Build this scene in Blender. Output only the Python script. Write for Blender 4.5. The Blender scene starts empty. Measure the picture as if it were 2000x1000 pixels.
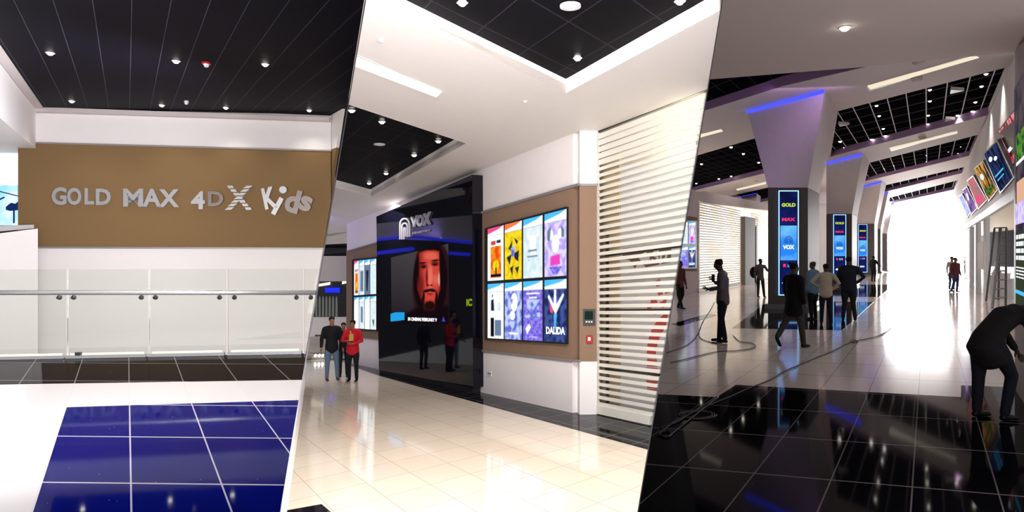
import bpy, bmesh, math, random
from mathutils import Vector, Matrix
from mathutils.geometry import tessellate_polygon
random.seed(7)
SC = bpy.context.scene
COL = SC.collection
def srgb(r, g, b):
    f = lambda c: (c/255/12.92) if c/255 <= 0.04045 else ((c/255+0.055)/1.055)**2.4
    return (f(r), f(g), f(b), 1.0)
F = 1300.0; EYE = 1.7
# ------------------------------------------------------------------ camera, world, big lamps
cam = bpy.data.cameras.new('camera'); camo = bpy.data.objects.new('camera', cam); COL.objects.link(camo)
cam.sensor_width = 36.0; cam.lens = 36.0*F/2000.0; cam.clip_end = 300; cam.clip_start = 0.05
camo.location = (0, 0, EYE); camo.rotation_euler = (math.pi/2, 0, 0)
SC.camera = camo
SC.view_settings.view_transform = 'Standard'; SC.view_settings.look = 'None'
SC.view_settings.gamma = 1.0; SC.view_settings.use_curve_mapping = False
SC.view_settings.exposure = 0.0
w = bpy.data.worlds.new('world'); SC.world = w; w.use_nodes = True
w.node_tree.nodes['Background'].inputs[0].default_value = (0.95, 0.92, 0.93, 1)
w.node_tree.nodes['Background'].inputs[1].default_value = 0.46
def lamp(kind, name, loc, energy, color=(1, .93, .85), target=None, size=1.0, size_y=None, spot=80, blend=.8, spread=180, parent=None):
    l = bpy.data.lights.new(name, kind); l.energy = energy; l.color = color
    if kind == 'AREA':
        l.shape = 'RECTANGLE'; l.size = size; l.size_y = size_y or size; l.spread = math.radians(spread)
    if kind == 'SPOT':
        l.spot_size = math.radians(spot); l.spot_blend = blend; l.shadow_soft_size = .04
    if kind == 'POINT': l.shadow_soft_size = size
    o = bpy.data.objects.new(name, l); COL.objects.link(o); o.location = loc
    if target is not None:
        o.rotation_euler = (Vector(target)-Vector(loc)).to_track_quat('-Z', 'Y').to_euler()
    return o
# unseen area lamps, added as fill to brighten the halls
lamp('AREA', 'hall_light', (-2.9, 4.1, 4.1), 140, (1, .95, .97), (-6.5, 9.5, 0.2), 2.6, 1.2, spread=150)
lamp('AREA', 'hall_light', (-5.6, 7.0, 4.3), 85, (1, .95, .97), (-6.2, 12, 0.0), 3.2, 1.6)
lamp('AREA', 'hall_bounce', (-2.6, 3.6, 1.0), 80, (.95, .95, 1.03), (-9.3, 10.5, 3.9), 1.6, 1.2, spread=100)  # added lamp standing in for light bounced upwards
lamp('AREA', 'hall_light', (-0.3, 4.5, 4.2), 440, (1, .95, .93), (-0.8, 10.5, 0.6), 1.8, 1.0, spread=150)
lamp('AREA', 'hall_bounce', (-0.5, 3.9, 0.1), 175, (.94, .95, 1.06), (-0.6, 9.5, 4.4), 1.6, 1.2, spread=150)  # added uplight in place of floor bounce, for the ceiling
lamp('AREA', 'hall_light', (-3.2, 18, 3.0), 140, (1, .93, .95), (-3.0, 19, -1.0), 1.2, 3)
lamp('AREA', 'bulkhead_light', (-4.6, 10.5, 3.4), 105, (.97, .96, 1.03), (-9, 11, 3.9), 2.2, 1.0, spread=130)  # added only to brighten the left bulkhead
lamp('AREA', 'void_light', (-5.9, 9.35, 1.9), 95, (1, .97, .93), (-6.0, 15, .4), 5.5, .25, spread=140)  # stands for the lit strip at the glass foot, set higher
lamp('AREA', 'aisle_bounce', (2.9, 3.9, 0.1), 32, (1, .92, .9), (4.6, 8, 4.2), 1.0, 1.0, spread=150)  # added uplight that lifts the low soffit of the dark hall
# ------------------------------------------------------------------ helpers
def nodes(name):
    m = bpy.data.materials.new(name); m.use_nodes = True
    nt = m.node_tree; return m, nt, nt.nodes['Principled BSDF']
def pm(name, col, rough=.5, metal=0, var=.06, scale=6, spec=.5, bump=0, bscale=60, coat=0, stretch=(1, 1, 1)):
    m, nt, b = nodes(name)
    tc = nt.nodes.new('ShaderNodeTexCoord'); mp = nt.nodes.new('ShaderNodeMapping'); mp.inputs['Scale'].default_value = stretch
    nt.links.new(tc.outputs['Object'], mp.inputs[0])
    n = nt.nodes.new('ShaderNodeTexNoise'); n.inputs['Scale'].default_value = scale; n.inputs['Detail'].default_value = 4
    nt.links.new(mp.outputs[0], n.inputs['Vector'])
    r = nt.nodes.new('ShaderNodeMapRange'); r.inputs[3].default_value = 1-var; r.inputs[4].default_value = 1+var
    nt.links.new(n.outputs[0], r.inputs[0])
    v = nt.nodes.new('ShaderNodeVectorMath'); v.operation = 'SCALE'; v.inputs[0].default_value = col[:3]
    nt.links.new(r.outputs[0], v.inputs['Scale']); nt.links.new(v.outputs[0], b.inputs['Base Color'])
    b.inputs['Roughness'].default_value = rough; b.inputs['Metallic'].default_value = metal
    b.inputs['Specular IOR Level'].default_value = spec; b.inputs['Coat Weight'].default_value = coat
    if bump:
        n2 = nt.nodes.new('ShaderNodeTexNoise'); n2.inputs['Scale'].default_value = bscale
        nt.links.new(mp.outputs[0], n2.inputs['Vector'])
        bp = nt.nodes.new('ShaderNodeBump'); bp.inputs['Strength'].default_value = bump; bp.inputs['Distance'].default_value = .01
        nt.links.new(n2.outputs[0], bp.inputs['Height']); nt.links.new(bp.outputs[0], b.inputs['Normal'])
    return m
def em(name, col, strength=1.0, var=0.0, scale=5, col2=None):
    m = bpy.data.materials.new(name); m.use_nodes = True; nt = m.node_tree
    nt.nodes.remove(nt.nodes['Principled BSDF'])
    e = nt.nodes.new('ShaderNodeEmission'); e.inputs[0].default_value = col; e.inputs[1].default_value = strength
    if col2 is not None:
        tc = nt.nodes.new('ShaderNodeTexCoord'); n = nt.nodes.new('ShaderNodeTexNoise'); n.inputs['Scale'].default_value = scale
        n.inputs['Detail'].default_value = 3
        nt.links.new(tc.outputs['Object'], n.inputs['Vector'])
        cr = nt.nodes.new('ShaderNodeValToRGB'); cr.color_ramp.elements[0].position = .42; cr.color_ramp.elements[1].position = .58
        cr.color_ramp.elements[0].color = col; cr.color_ramp.elements[1].color = col2
        nt.links.new(n.outputs[0], cr.inputs[0]); nt.links.new(cr.outputs[0], e.inputs[0])
    nt.links.new(e.outputs[0], nt.nodes['Material Output'].inputs[0]); return m
def tilem(name, col, gu, wu, gv=None, wv=None, rough=.08, var=.05, spec=.5, fleck=0, coat=0):
    """tiles with joints at whole numbers of the UV map; gu/gv joint colours, wu/wv joint widths in tile units"""
    gv = gv or gu; wv = wv or wu
    m, nt, b = nodes(name); L = nt.links
    uv = nt.nodes.new('ShaderNodeUVMap'); uv.uv_map = 'tiles'
    sp = nt.nodes.new('ShaderNodeSeparateXYZ'); L.new(uv.outputs[0], sp.inputs[0])
    def line(o, wd):
        a = nt.nodes.new('ShaderNodeMath'); a.operation = 'ADD'; a.inputs[1].default_value = wd/2; L.new(o, a.inputs[0])
        f = nt.nodes.new('ShaderNodeMath'); f.operation = 'FRACT'; L.new(a.outputs[0], f.inputs[0])
        c = nt.nodes.new('ShaderNodeMath'); c.operation = 'LESS_THAN'; c.inputs[1].default_value = wd; L.new(f.outputs[0], c.inputs[0]); return c.outputs[0]
    lu = line(sp.outputs[0], wu); lv = line(sp.outputs[1], wv)
    fl = nt.nodes.new('ShaderNodeVectorMath'); fl.operation = 'FLOOR'; L.new(uv.outputs[0], fl.inputs[0])
    wn = nt.nodes.new('ShaderNodeTexWhiteNoise'); wn.noise_dimensions = '2D'; L.new(fl.outputs[0], wn.inputs['Vector'])
    r = nt.nodes.new('ShaderNodeMapRange'); r.inputs[3].default_value = 1-var; r.inputs[4].default_value = 1+var; L.new(wn.outputs[0], r.inputs[0])
    v = nt.nodes.new('ShaderNodeVectorMath'); v.operation = 'SCALE'; v.inputs[0].default_value = col[:3]; L.new(r.outputs[0], v.inputs['Scale'])
    cur = v.outputs[0]
    if fleck:
        vo = nt.nodes.new('ShaderNodeTexVoronoi'); vo.inputs['Scale'].default_value = 14; L.new(uv.outputs[0], vo.inputs['Vector'])
        lt = nt.nodes.new('ShaderNodeMath'); lt.operation = 'LESS_THAN'; lt.inputs[1].default_value = .045; L.new(vo.outputs['Distance'], lt.inputs[0])
        wn2 = nt.nodes.new('ShaderNodeMath'); wn2.operation = 'GREATER_THAN'; wn2.inputs[1].default_value = 1-fleck
        sc = nt.nodes.new('ShaderNodeSeparateColor'); L.new(vo.outputs['Color'], sc.inputs[0]); L.new(sc.outputs[0], wn2.inputs[0])
        mu = nt.nodes.new('ShaderNodeMath'); mu.operation = 'MULTIPLY'; L.new(lt.outputs[0], mu.inputs[0]); L.new(wn2.outputs[0], mu.inputs[1])
        mx0 = nt.nodes.new('ShaderNodeMix'); mx0.data_type = 'RGBA'; L.new(mu.outputs[0], mx0.inputs[0]); L.new(cur, mx0.inputs[6]); mx0.inputs[7].default_value = (.8, .85, 1, 1)
        cur = mx0.outputs[2]
    for fac, c in ((lv, gv), (lu, gu)):
        mx = nt.nodes.new('ShaderNodeMix'); mx.data_type = 'RGBA'; L.new(fac, mx.inputs[0]); L.new(cur, mx.inputs[6]); mx.inputs[7].default_value = c
        cur = mx.outputs[2]
    L.new(cur, b.inputs['Base Color'])
    b.inputs['Roughness'].default_value = rough; b.inputs['Specular IOR Level'].default_value = spec; b.inputs['Coat Weight'].default_value = coat
    b.inputs['Coat Roughness'].default_value = .03
    return m
def glassm(name, tint=(.93, .96, .93, 1), refl=.06):
    m = bpy.data.materials.new(name); m.use_nodes = True; nt = m.node_tree; nt.nodes.remove(nt.nodes['Principled BSDF'])
    t = nt.nodes.new('ShaderNodeBsdfTransparent'); t.inputs[0].default_value = tint
    g = nt.nodes.new('ShaderNodeBsdfGlossy'); g.inputs['Roughness'].default_value = .01; g.inputs[0].default_value = (.95, 1, .95, 1)
    f = nt.nodes.new('ShaderNodeFresnel'); f.inputs[0].default_value = 1.45
    a = nt.nodes.new('ShaderNodeMath'); a.operation = 'ADD'; a.inputs[1].default_value = refl-.04; nt.links.new(f.outputs[0], a.inputs[0])
    mx = nt.nodes.new('ShaderNodeMixShader'); nt.links.new(a.outputs[0], mx.inputs[0]); nt.links.new(t.outputs[0], mx.inputs[1]); nt.links.new(g.outputs[0], mx.inputs[2])
    nt.links.new(mx.outputs[0], nt.nodes['Material Output'].inputs[0]); return m

def link(name, me, mat, parent=None):
    o = bpy.data.objects.new(name, me); COL.objects.link(o)
    if mat is not None and not me.materials: me.materials.append(mat)
    if parent is not None: o.parent = parent
    return o
class MB:
    """collects prisms, tubes, balls into one mesh; coordinates are world, shifted by the parent's base"""
    def __init__(s): s.bm = bmesh.new()
    def prism(s, pts, off):
        """polygon pts (3D) extruded by vector off"""
        off = Vector(off); a = [s.bm.verts.new(p) for p in pts]; b = [s.bm.verts.new(Vector(p)+off) for p in pts]
        n = len(pts); tris = tessellate_polygon([[Vector(p) for p in pts]]) if n > 4 else None
        if tris:
            for t in tris:
                s.bm.faces.new([a[i] for i in t]); s.bm.faces.new([b[i] for i in reversed(t)])
        else:
            s.bm.faces.new(a); s.bm.faces.new(list(reversed(b)))
        for i in range(n): s.bm.faces.new([a[i], b[i], b[(i+1) % n], a[(i+1) % n]])
        return s
    def hexa(s, bot, top):
        a = [s.bm.verts.new(p) for p in bot]; b = [s.bm.verts.new(p) for p in top]; n = len(a)
        s.bm.faces.new(a); s.bm.faces.new(list(reversed(b)))
        for i in range(n): s.bm.faces.new([a[i], b[i], b[(i+1) % n], a[(i+1) % n]])
        return s
    def box(s, c, sx, sy, sz, rz=0):
        c = Vector(c); R = Matrix.Rotation(rz, 3, 'Z')
        P = lambda x, y, z: c + R @ Vector((x*sx/2, y*sy/2, z*sz/2))
        return s.hexa([P(-1, -1, -1), P(1, -1, -1), P(1, 1, -1), P(-1, 1, -1)], [P(-1, -1, 1), P(1, -1, 1), P(1, 1, 1), P(-1, 1, 1)])
    def tube(s, pts, r, seg=8, r2=None):
        pts = [Vector(p) for p in pts]; rings = []
        for i, p in enumerate(pts):
            d = (pts[min(i+1, len(pts)-1)] - pts[max(i-1, 0)]).normalized()
            u = d.cross(Vector((0, 0, 1)));
            if u.length < .05: u = d.cross(Vector((1, 0, 0)))
            u.normalize(); v = d.cross(u)
            rr = r if r2 is None else r + (r2-r)*i/(len(pts)-1)
            rings.append([s.bm.verts.new(p + (u*math.cos(a)+v*math.sin(a))*rr) for a in [2*math.pi*k/seg for k in range(seg)]])
        for A, B in zip(rings, rings[1:]):
            for k in range(seg): s.bm.faces.new([A[k], A[(k+1) % seg], B[(k+1) % seg], B[k]])
        s.bm.faces.new(rings[0]); s.bm.faces.new(list(reversed(rings[-1]))); return s
    def ball(s, c, rx, ry=None, rz=None, seg=12):
        ry = ry or rx; rz = rz or rx
        M = Matrix.Translation(Vector(c)) @ Matrix.Diagonal((rx, ry, rz, 1))
        bmesh.ops.create_uvsphere(s.bm, u_segments=seg, v_segments=max(6, seg//2+2), radius=1, matrix=M); return s
    def build(s, name, mat, parent=None, base=None, uv=None, smooth=False):
        bmesh.ops.recalc_face_normals(s.bm, faces=s.bm.faces)
        if uv:
            lay = s.bm.loops.layers.uv.new('tiles')
            for f in s.bm.faces:
                for l in f.loops: l[lay].uv = uv(l.vert.co)
        if parent is not None and base is None:
            q = parent; base = Vector((0, 0, 0))
            while q is not None: base = base + q.location; q = q.parent
        if base is not None: bmesh.ops.translate(s.bm, verts=s.bm.verts, vec=-Vector(base))
        if parent is None and base is None:
            co = [v.co for v in s.bm.verts]
            base = Vector(((min(c.x for c in co)+max(c.x for c in co))/2, (min(c.y for c in co)+max(c.y for c in co))/2, min(c.z for c in co)))
            bmesh.ops.translate(s.bm, verts=s.bm.verts, vec=-base)
            place = base
        else: place = base if parent is None else Vector((0, 0, 0))
        me = bpy.data.meshes.new(name); s.bm.to_mesh(me); s.bm.free()
        if smooth:
            for p in me.polygons: p.use_smooth = True
        o = link(name, me, mat, parent); o.location = place; return o
def tag(o, label, cat, group=None, kind=None):
    o['label'] = label; o['category'] = cat
    if group: o['group'] = group
    if kind: o['kind'] = kind
    return o
def struct(o, label=None, cat=None):
    o['kind'] = 'structure'
    if label: o['label'] = label; o['category'] = cat
    return o
def thing(name, loc, label, cat, group=None):
    o = bpy.data.objects.new(name, None); COL.objects.link(o); o.location = Vector(loc); o.empty_display_size = .1
    return tag(o, label, cat, group)

# ---- where a pixel of the 2000x1000 frame meets the surfaces of a hall
HZ = {1: 447.0, 2: 610.0, 3: 494.0}
def ray(x, y, Y): return Vector(((x-1000)/F*Y, Y, EYE+(500-y)/F*Y))
def fl(r, x, y, dz=0): p = ray(x, y, EYE*F/(y-HZ[r])); p.z += dz; return p
def ce(r, x, y, hc, dz=0): p = ray(x, y, hc*F/(HZ[r]-y)); p.z += dz; return p
def floor_z(r, Y): return (500-HZ[r])/F*Y
def xA(y): return 714-.166*y
def xB(y): return 1411-.165*y
def clip(poly, fn, side):
    """keep the part of a pixel polygon left (-1) or right (+1) of a slanted seam"""
    out = []; n = len(poly)
    d = [side*(p[0]-fn(p[1])) for p in poly]
    for i in range(n):
        j = (i+1) % n
        if d[i] >= 0: out.append(poly[i])
        if (d[i] >= 0) != (d[j] >= 0):
            t = d[i]/(d[i]-d[j]); out.append((poly[i][0]+t*(poly[j][0]-poly[i][0]), poly[i][1]+t*(poly[j][1]-poly[i][1])))
    return out
def cl(r, poly):
    g = 1.0
    if r == 1: return clip(poly, lambda y: xA(y)-g, -1)
    if r == 2: return clip(clip(poly, lambda y: xA(y)+g, 1), lambda y: xB(y)-g, -1)
    return clip(poly, lambda y: xB(y)+g, 1)
class Wall:
    def __init__(s, A, B):
        s.A = Vector((A[0], A[1], 0)); d = Vector((B[0]-A[0], B[1]-A[1], 0)).normalized(); s.d = d
        n = Vector((d.y, -d.x, 0))
        if n.dot(-s.A) < 0: n = -n
        s.n = n                                    # towards the viewer
    def at(s, x, y, off=0):
        A = s.A + s.n*off; kx = (x-1000)/F
        Y = A.dot(s.n)/(kx*s.n.x+s.n.y); return ray(x, y, Y)
    def poly(s, pts, off=0): return [s.at(x, y, off) for x, y in pts]
    def slab(s, mb, pts, t, off=0): return mb.prism(s.poly(pts, off), s.n*t)
def rect(x0, y0, x1, y1): return [(x0, y0), (x1, y0), (x1, y1), (x0, y1)]
def text_mesh(txt, bold=.0):
    cu = bpy.data.curves.new('t', 'FONT'); cu.body = txt; cu.size = 1; cu.offset = bold; cu.resolution_u = 3
    o = bpy.data.objects.new('t', cu); COL.objects.link(o); bpy.context.view_layer.update()
    me = bpy.data.meshes.new_from_object(o.evaluated_get(bpy.context.evaluated_depsgraph_get()))
    bpy.data.objects.remove(o); bpy.data.curves.remove(cu); return me
def letters(mb, txt, W, quad, t, off=0, bold=.02):
    """text stretched into the quad (TL,TR,BR,BL pixels) of wall W, thickness t"""
    me = text_mesh(txt, bold); co = [v.co.copy() for v in me.vertices]
    x0 = min(c.x for c in co); x1 = max(c.x for c in co); y0 = min(c.y for c in co); y1 = max(c.y for c in co)
    TL, TR, BR, BL = [W.at(px, py, off) if W else px for px, py in quad] if W else quad
    n = W.n if W else (TR-TL).cross(BL-TL).normalized()
    def P(c, k):
        u = (c.x-x0)/(x1-x0); v = (c.y-y0)/(y1-y0)
        return (BL*(1-u)+BR*u)*(1-v) + (TL*(1-u)+TR*u)*v + n*t*k
    a = [mb.bm.verts.new(P(c, 0)) for c in co]; b = [mb.bm.verts.new(P(c, 1)) for c in co]
    cnt = {}
    for p in me.polygons:
        vs = list(p.vertices)
        try: mb.bm.faces.new([a[i] for i in vs]); mb.bm.faces.new([b[i] for i in reversed(vs)])
        except ValueError: continue
        for i in range(len(vs)):
            e = (vs[i], vs[(i+1) % len(vs)]); cnt[tuple(sorted(e))] = cnt.get(tuple(sorted(e)), 0)+1
    for (i, j), c in cnt.items():
        if c == 1: mb.bm.faces.new([a[i], a[j], b[j], b[i]])
    bpy.data.meshes.remove(me); return mb
def grid_uv(O, U, V):
    det = U.x*V.y-U.y*V.x
    return lambda c: (((c.x-O.x)*V.y-(c.y-O.y)*V.x)/det, (U.x*(c.y-O.y)-U.y*(c.x-O.x))/det)

# ------------------------------------------------------------------ materials
M = {}
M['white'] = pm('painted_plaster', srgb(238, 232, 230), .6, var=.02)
M['white2'] = pm('warm_ceiling_plaster', srgb(228, 222, 216), .6, var=.02)
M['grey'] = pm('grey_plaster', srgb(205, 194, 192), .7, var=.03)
M['soffit'] = pm('soffit_plaster', srgb(236, 218, 212), .7, var=.02)
M['partition'] = pm('grey_partition', srgb(96, 92, 92), .8, var=.03)
M['brown'] = pm('woven_brown_panel', srgb(132, 104, 70), .75, var=.12, scale=90, bump=.3, bscale=300, spec=.2)
M['brown2'] = pm('woven_taupe_panel', srgb(142, 116, 96), .8, var=.10, scale=80, bump=.3, bscale=300, spec=.2)
M['steel'] = pm('brushed_steel', (.75, .74, .73, 1), .18, 1, var=.05, scale=40)
M['polished'] = pm('polished_steel', (.88, .87, .86, 1), .26, .75, var=.05, scale=20)
M['steel_dark'] = pm('dark_steel', (.12, .12, .12, 1), .35, .8)
M['glass'] = glassm('balustrade_glass', (.955, .97, .95, 1), .07)
M['trim'] = pm('grey_metal_trim', srgb(150, 146, 146), .4, .3)
M['black_gloss'] = pm('black_glass', (.003, .003, .008, 1), .04, 0, var=.02, spec=.35)
M['black'] = pm('black_plastic', (.012, .012, .014, 1), .4)
M['lampwhite'] = pm('white_lamp_ring', srgb(225, 225, 225), .4)
M['bulb'] = em('lit_bulb', (1, .93, .82, 1), 22)
M['strip'] = em('lit_diffuser', (1, .93, .74, 1), 1.6)
M['strip3'] = em('warm_lit_diffuser', (1, .86, .66, 1), .95)
M['blueled'] = em('blue_led', (.03, .04, 1, 1), 3.0)
M['red'] = pm('red_plastic', srgb(190, 30, 35), .4)
M['shutter'] = pm('white_shutter', srgb(225, 222, 210), .4, .1, var=.03)
JC = srgb(215, 205, 200)
M['t_white'] = tilem('white_stone_tile', srgb(238, 236, 236), srgb(225, 222, 222), .006, rough=.12, var=.01)
M['t_black'] = tilem('black_quartz_tile', srgb(18, 16, 22), srgb(130, 130, 130), .018, rough=.05, fleck=.12, spec=.015)
M['t_blue'] = tilem('blue_quartz_tile', srgb(4, 14, 104), srgb(190, 188, 200), .02, rough=.045, fleck=.25, spec=.05)  # blue ceiling reflection is put into the dark tile's colour
M['c_dark1'] = tilem('dark_ceiling_tile', srgb(15, 13, 24), srgb(76, 74, 86), .022, srgb(23, 21, 30), .012, rough=.6, var=.12, spec=.04)
M['t_cream'] = tilem('cream_stone_tile', srgb(246, 231, 210), srgb(180, 162, 140), .012, rough=.07, var=.03, spec=.6)
M['c_dark2'] = tilem('dark_ceiling_tile_wide', srgb(15, 14, 18), srgb(48, 46, 54), .02, rough=.6, var=.1, spec=.04)
M['t_white3'] = tilem('pale_stone_tile', srgb(236, 219, 210), srgb(160, 150, 146), .02, rough=.12, var=.04, spec=.6)
M['t_black3'] = tilem('black_stone_tile', srgb(10, 9, 13), srgb(110, 102, 104), .02, rough=.05, fleck=.03, spec=.025)
M['c_dark3'] = tilem('dark_grid_ceiling', srgb(14, 13, 16), srgb(225, 225, 235), .06, srgb(110, 110, 118), .04, rough=1, var=.1, spec=.0)
M['c_dark3b'] = tilem('dark_ceiling_tile_left', srgb(14, 13, 16), srgb(62, 60, 66), .03, rough=1, var=.1, spec=.0)
M['pillar'] = pm('brown_stone_cladding', srgb(70, 61, 57), .5, var=.1, scale=3, stretch=(6, 6, 1))

from mathutils import noise as NZ
ECOL = {}
def pic_material():
    m = bpy.data.materials.new('screen_picture'); m.use_nodes = True; nt = m.node_tree; nt.nodes.remove(nt.nodes['Principled BSDF'])
    e = nt.nodes.new('ShaderNodeEmission'); a = nt.nodes.new('ShaderNodeAttribute'); a.attribute_name = 'picture'
    nt.links.new(a.outputs['Color'], e.inputs[0]); nt.links.new(e.outputs[0], nt.nodes['Material Output'].inputs[0]); return m
M['pic'] = pic_material()
def picture(name, P, n, t, nx, ny, func, parent):
    '''lit picture: grid over P(u,v) with thickness t along n, colour func(u,v) in linear light'''
    bm = bmesh.new(); lay = bm.verts.layers.float_color.new('picture'); g = [[bm.verts.new(P(i/nx, j/ny)+n*t) for i in range(nx+1)] for j in range(ny+1)]
    b = [bm.verts.new(P(u, v)) for u, v in ((0, 0), (1, 0), (1, 1), (0, 1))]
    for v_ in b: v_[lay] = (.02, .02, .02, 1)
    cols = [[func(i/nx, j/ny) for i in range(nx+1)] for j in range(ny+1)]
    for j in range(ny+1):
        for i in range(nx+1): g[j][i][lay] = (*cols[j][i][:3], 1)
    for j in range(ny):
        for i in range(nx): bm.faces.new([g[j][i], g[j][i+1], g[j+1][i+1], g[j+1][i]])
    bm.faces.new(b)
    base = Vector((0, 0, 0)); q = parent
    while q is not None: base = base+q.location; q = q.parent
    bmesh.ops.translate(bm, verts=bm.verts, vec=-base)
    me = bpy.data.meshes.new(name); bm.to_mesh(me); bm.free(); return link(name, me, M['pic'], parent)
def inpoly(x, y, pl):
    c = False; n = len(pl)
    for i in range(n):
        x1, y1 = pl[i]; x2, y2 = pl[i-1]
        if (y1 > y) != (y2 > y) and x < (x2-x1)*(y-y1)/(y2-y1)+x1: c = not c
    return c
def downlight(p, label, group, size=.05, power=0, spot=95, tgt=None):
    t = thing('downlight', p, label, 'downlight', group)
    mb = MB(); n = 14
    ring = [(math.cos(2*math.pi*k/n), math.sin(2*math.pi*k/n)) for k in range(n)]
    o = [mb.bm.verts.new(Vector(p)+Vector((x*size*1.35, y*size*1.35, -.004))) for x, y in ring]
    i_ = [mb.bm.verts.new(Vector(p)+Vector((x*size, y*size, -.012))) for x, y in ring]
    u = [mb.bm.verts.new(Vector(p)+Vector((x*size*.9, y*size*.9, .02))) for x, y in ring]
    for k in range(n):
        j = (k+1) % n; mb.bm.faces.new([o[k], o[j], i_[j], i_[k]]); mb.bm.faces.new([i_[k], i_[j], u[j], u[k]])
    mb.build('lamp_ring', M['lampwhite'], t)
    MB().ball(Vector(p)+Vector((0, 0, -.012)), size*.85, size*.85, size*.6, 10).build('bulb', M['bulb'], t)
    if power:
        l = lamp('SPOT', 'downlight_beam', (0, 0, -.07), power, (1, .93, .85), spot=spot); l.parent = t
    return t
def disc(name, p, r, mat, label, cat, h=.03, group=None):
    mb = MB(); mb.tube([Vector(p), Vector(p)+Vector((0, 0, -h))], r, 20)
    mb.tube([Vector(p)+Vector((0, 0, -h)), Vector(p)+Vector((0, 0, -h*1.5))], r*.8, 20, r*.6)
    return tag(mb.build(name, mat), label, cat, group)
# ------------------------------------------------------------------ slanted partitions between the three halls
def partition(a, k, y0, y1, zb, zt, name):
    P = lambda Y, z: Vector((a*Y+k*(z-EYE), Y, z))
    n = Vector((1, -a, -k)).normalized(); t = .0065
    mb = MB(); mb.prism([p - n*t/2 for p in (P(y0, zb[0]), P(y1, zb[1]), P(y1, zt), P(y0, zt))], n*t)
    struct(mb.build(name, M['partition'], base=(0, 0, 0)))
partition(-.2838, .166, 3.9, 15.2, (-.2, -1.4), 5.3, 'wall_left_divider')
partition(.2527, .165, 3.9, 14.0, (-.2, -1.2), 5.3, 'wall_right_divider')

# ================================================================== HALL 1
D1 = Vector(((248-1000)/F, 1, 0))
W1 = Wall(ray(70, 300, 15), ray(648, 300, 15.8))
O1 = fl(1, 253, 791); U1 = fl(1, 377, 791)-O1; V1 = D1*(1.6*.557)
V1 = fl(1, 252.2, 745)-O1; V1.z = 0; U1.z = 0
U1 = Vector((U1.x, -.018, 0))
uv1 = grid_uv(O1, U1, V1)
def floor_piece(r, poly, mat, uv, dz=0, t=.06, name='floor', c=True):
    pts = [fl(r, x, y, dz) for x, y in (cl(r, poly) if c else poly)]
    return struct(MB().prism(pts, (0, 0, -t)).build(name, mat, uv=uv, base=(0, 0, 0)))
floor_piece(1, [(-420, 703), (0, 700), (595, 690), (720, 690), (720, 1900), (-1500, 1900), (-1500, 760)], M['t_white'], uv1, t=.3)
floor_piece(1, [(-300, 709), (0, 702), (595, 690.5), (700, 688), (700, 740), (590, 742), (0, 751), (-400, 757)], M['t_black'], uv1, .003, .02)
floor_piece(1, [(130, 796), (583, 782), (720, 778), (720, 1500), (-95, 1500)], M['t_blue'], uv1, .003, .02)
HC1 = 2.71
OC1 = ce(1, 253, 215, HC1); UC1 = ce(1, 293, 215, HC1)-OC1; UC1.z = 0; UC1.y = 0
uvc1 = grid_uv(OC1, UC1, D1*.85)
pts = [ce(1, x, y, HC1) for x, y in cl(1, [(85, 212), (638, 232), (1603, -300), (-270, -300)])]
struct(MB().prism(pts, (0, 0, .1)).build('ceiling', M['c_dark1'], uv=uvc1, base=(0, 0, 0)))
# brown feature wall, white band above and white wall below
def wallpiece(W, poly, mat, name, r, t=.12, off=-.12, c=True):
    mb = MB(); W.slab(mb, cl(r, poly) if c else poly, t, off); return struct(mb.build(name, mat, base=(0, 0, 0)))
wallpiece(W1, [(66, 205), (648, 228), (648, 295), (68, 280)], M['white'], 'wall_back_upper', 1)
wallpiece(W1, [(43, 279), (69, 280), (648, 295), (648, 485), (73, 483), (43, 483)], M['brown'], 'wall_back_panel', 1, .15)
wallpiece(W1, [(40, 483), (648, 485), (648, 800), (40, 800)], M['white'], 'wall_back_lower', 1, .16)
mb = MB(); W1.slab(mb, cl(1, [(74, 212), (645, 232), (645, 239), (74, 221)]), .18); struct(mb.build('trim_1', M['grey'], base=(0, 0, 0)))
mb = MB(); W1.slab(mb, cl(1, [(69, 278), (648, 293.5), (648, 296), (69, 281)]), .05); struct(mb.build('trim_2', M['trim'], base=(0, 0, 0)))
mb = MB(); W1.slab(mb, cl(1, [(73, 481.5), (648, 484), (648, 487), (73, 485)]), .07); struct(mb.build('trim_3', M['trim'], base=(0, 0, 0)))
cR = W1.at(648, 300); WR1 = Wall(cR, cR-D1*3)
wallpiece(WR1, [(648, 226), (722, 187), (722, 268), (648, 295)], M['white'], 'wall_right_upper', 1, .1, -.1)
wallpiece(WR1, [(648, 295), (722, 268), (722, 494), (648, 485)], M['brown'], 'wall_right_panel', 1, .1, -.1)
# left bulkhead above the opening and its soffit
cL = W1.at(70, 300); WL1 = Wall(cL, cL-D1*3)
mb = MB(); mb.prism(WL1.poly([(70, 214), (70, 290), (-120, 128), (-120, -30)]), Vector((-.35, 0, 0))); struct(mb.build('wall_left_bulkhead', M['white'], base=(0, 0, 0)))
mb = MB(); WL1.slab(mb, [(70, 205), (70, 214), (-120, -34), (-120, -60)], .16); struct(mb.build('trim_4', M['grey'], base=(0, 0, 0)))
hs = (447-290)*15/F
pts = [ce(1, x, y, hs) for x, y in [(69, 290), (-170, 80), (-700, 80), (-700, 299), (44, 299)]]
struct(MB().prism(pts, (0, 0, .08)).build('ceiling_soffit', M['white'], base=(0, 0, 0)))
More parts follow.
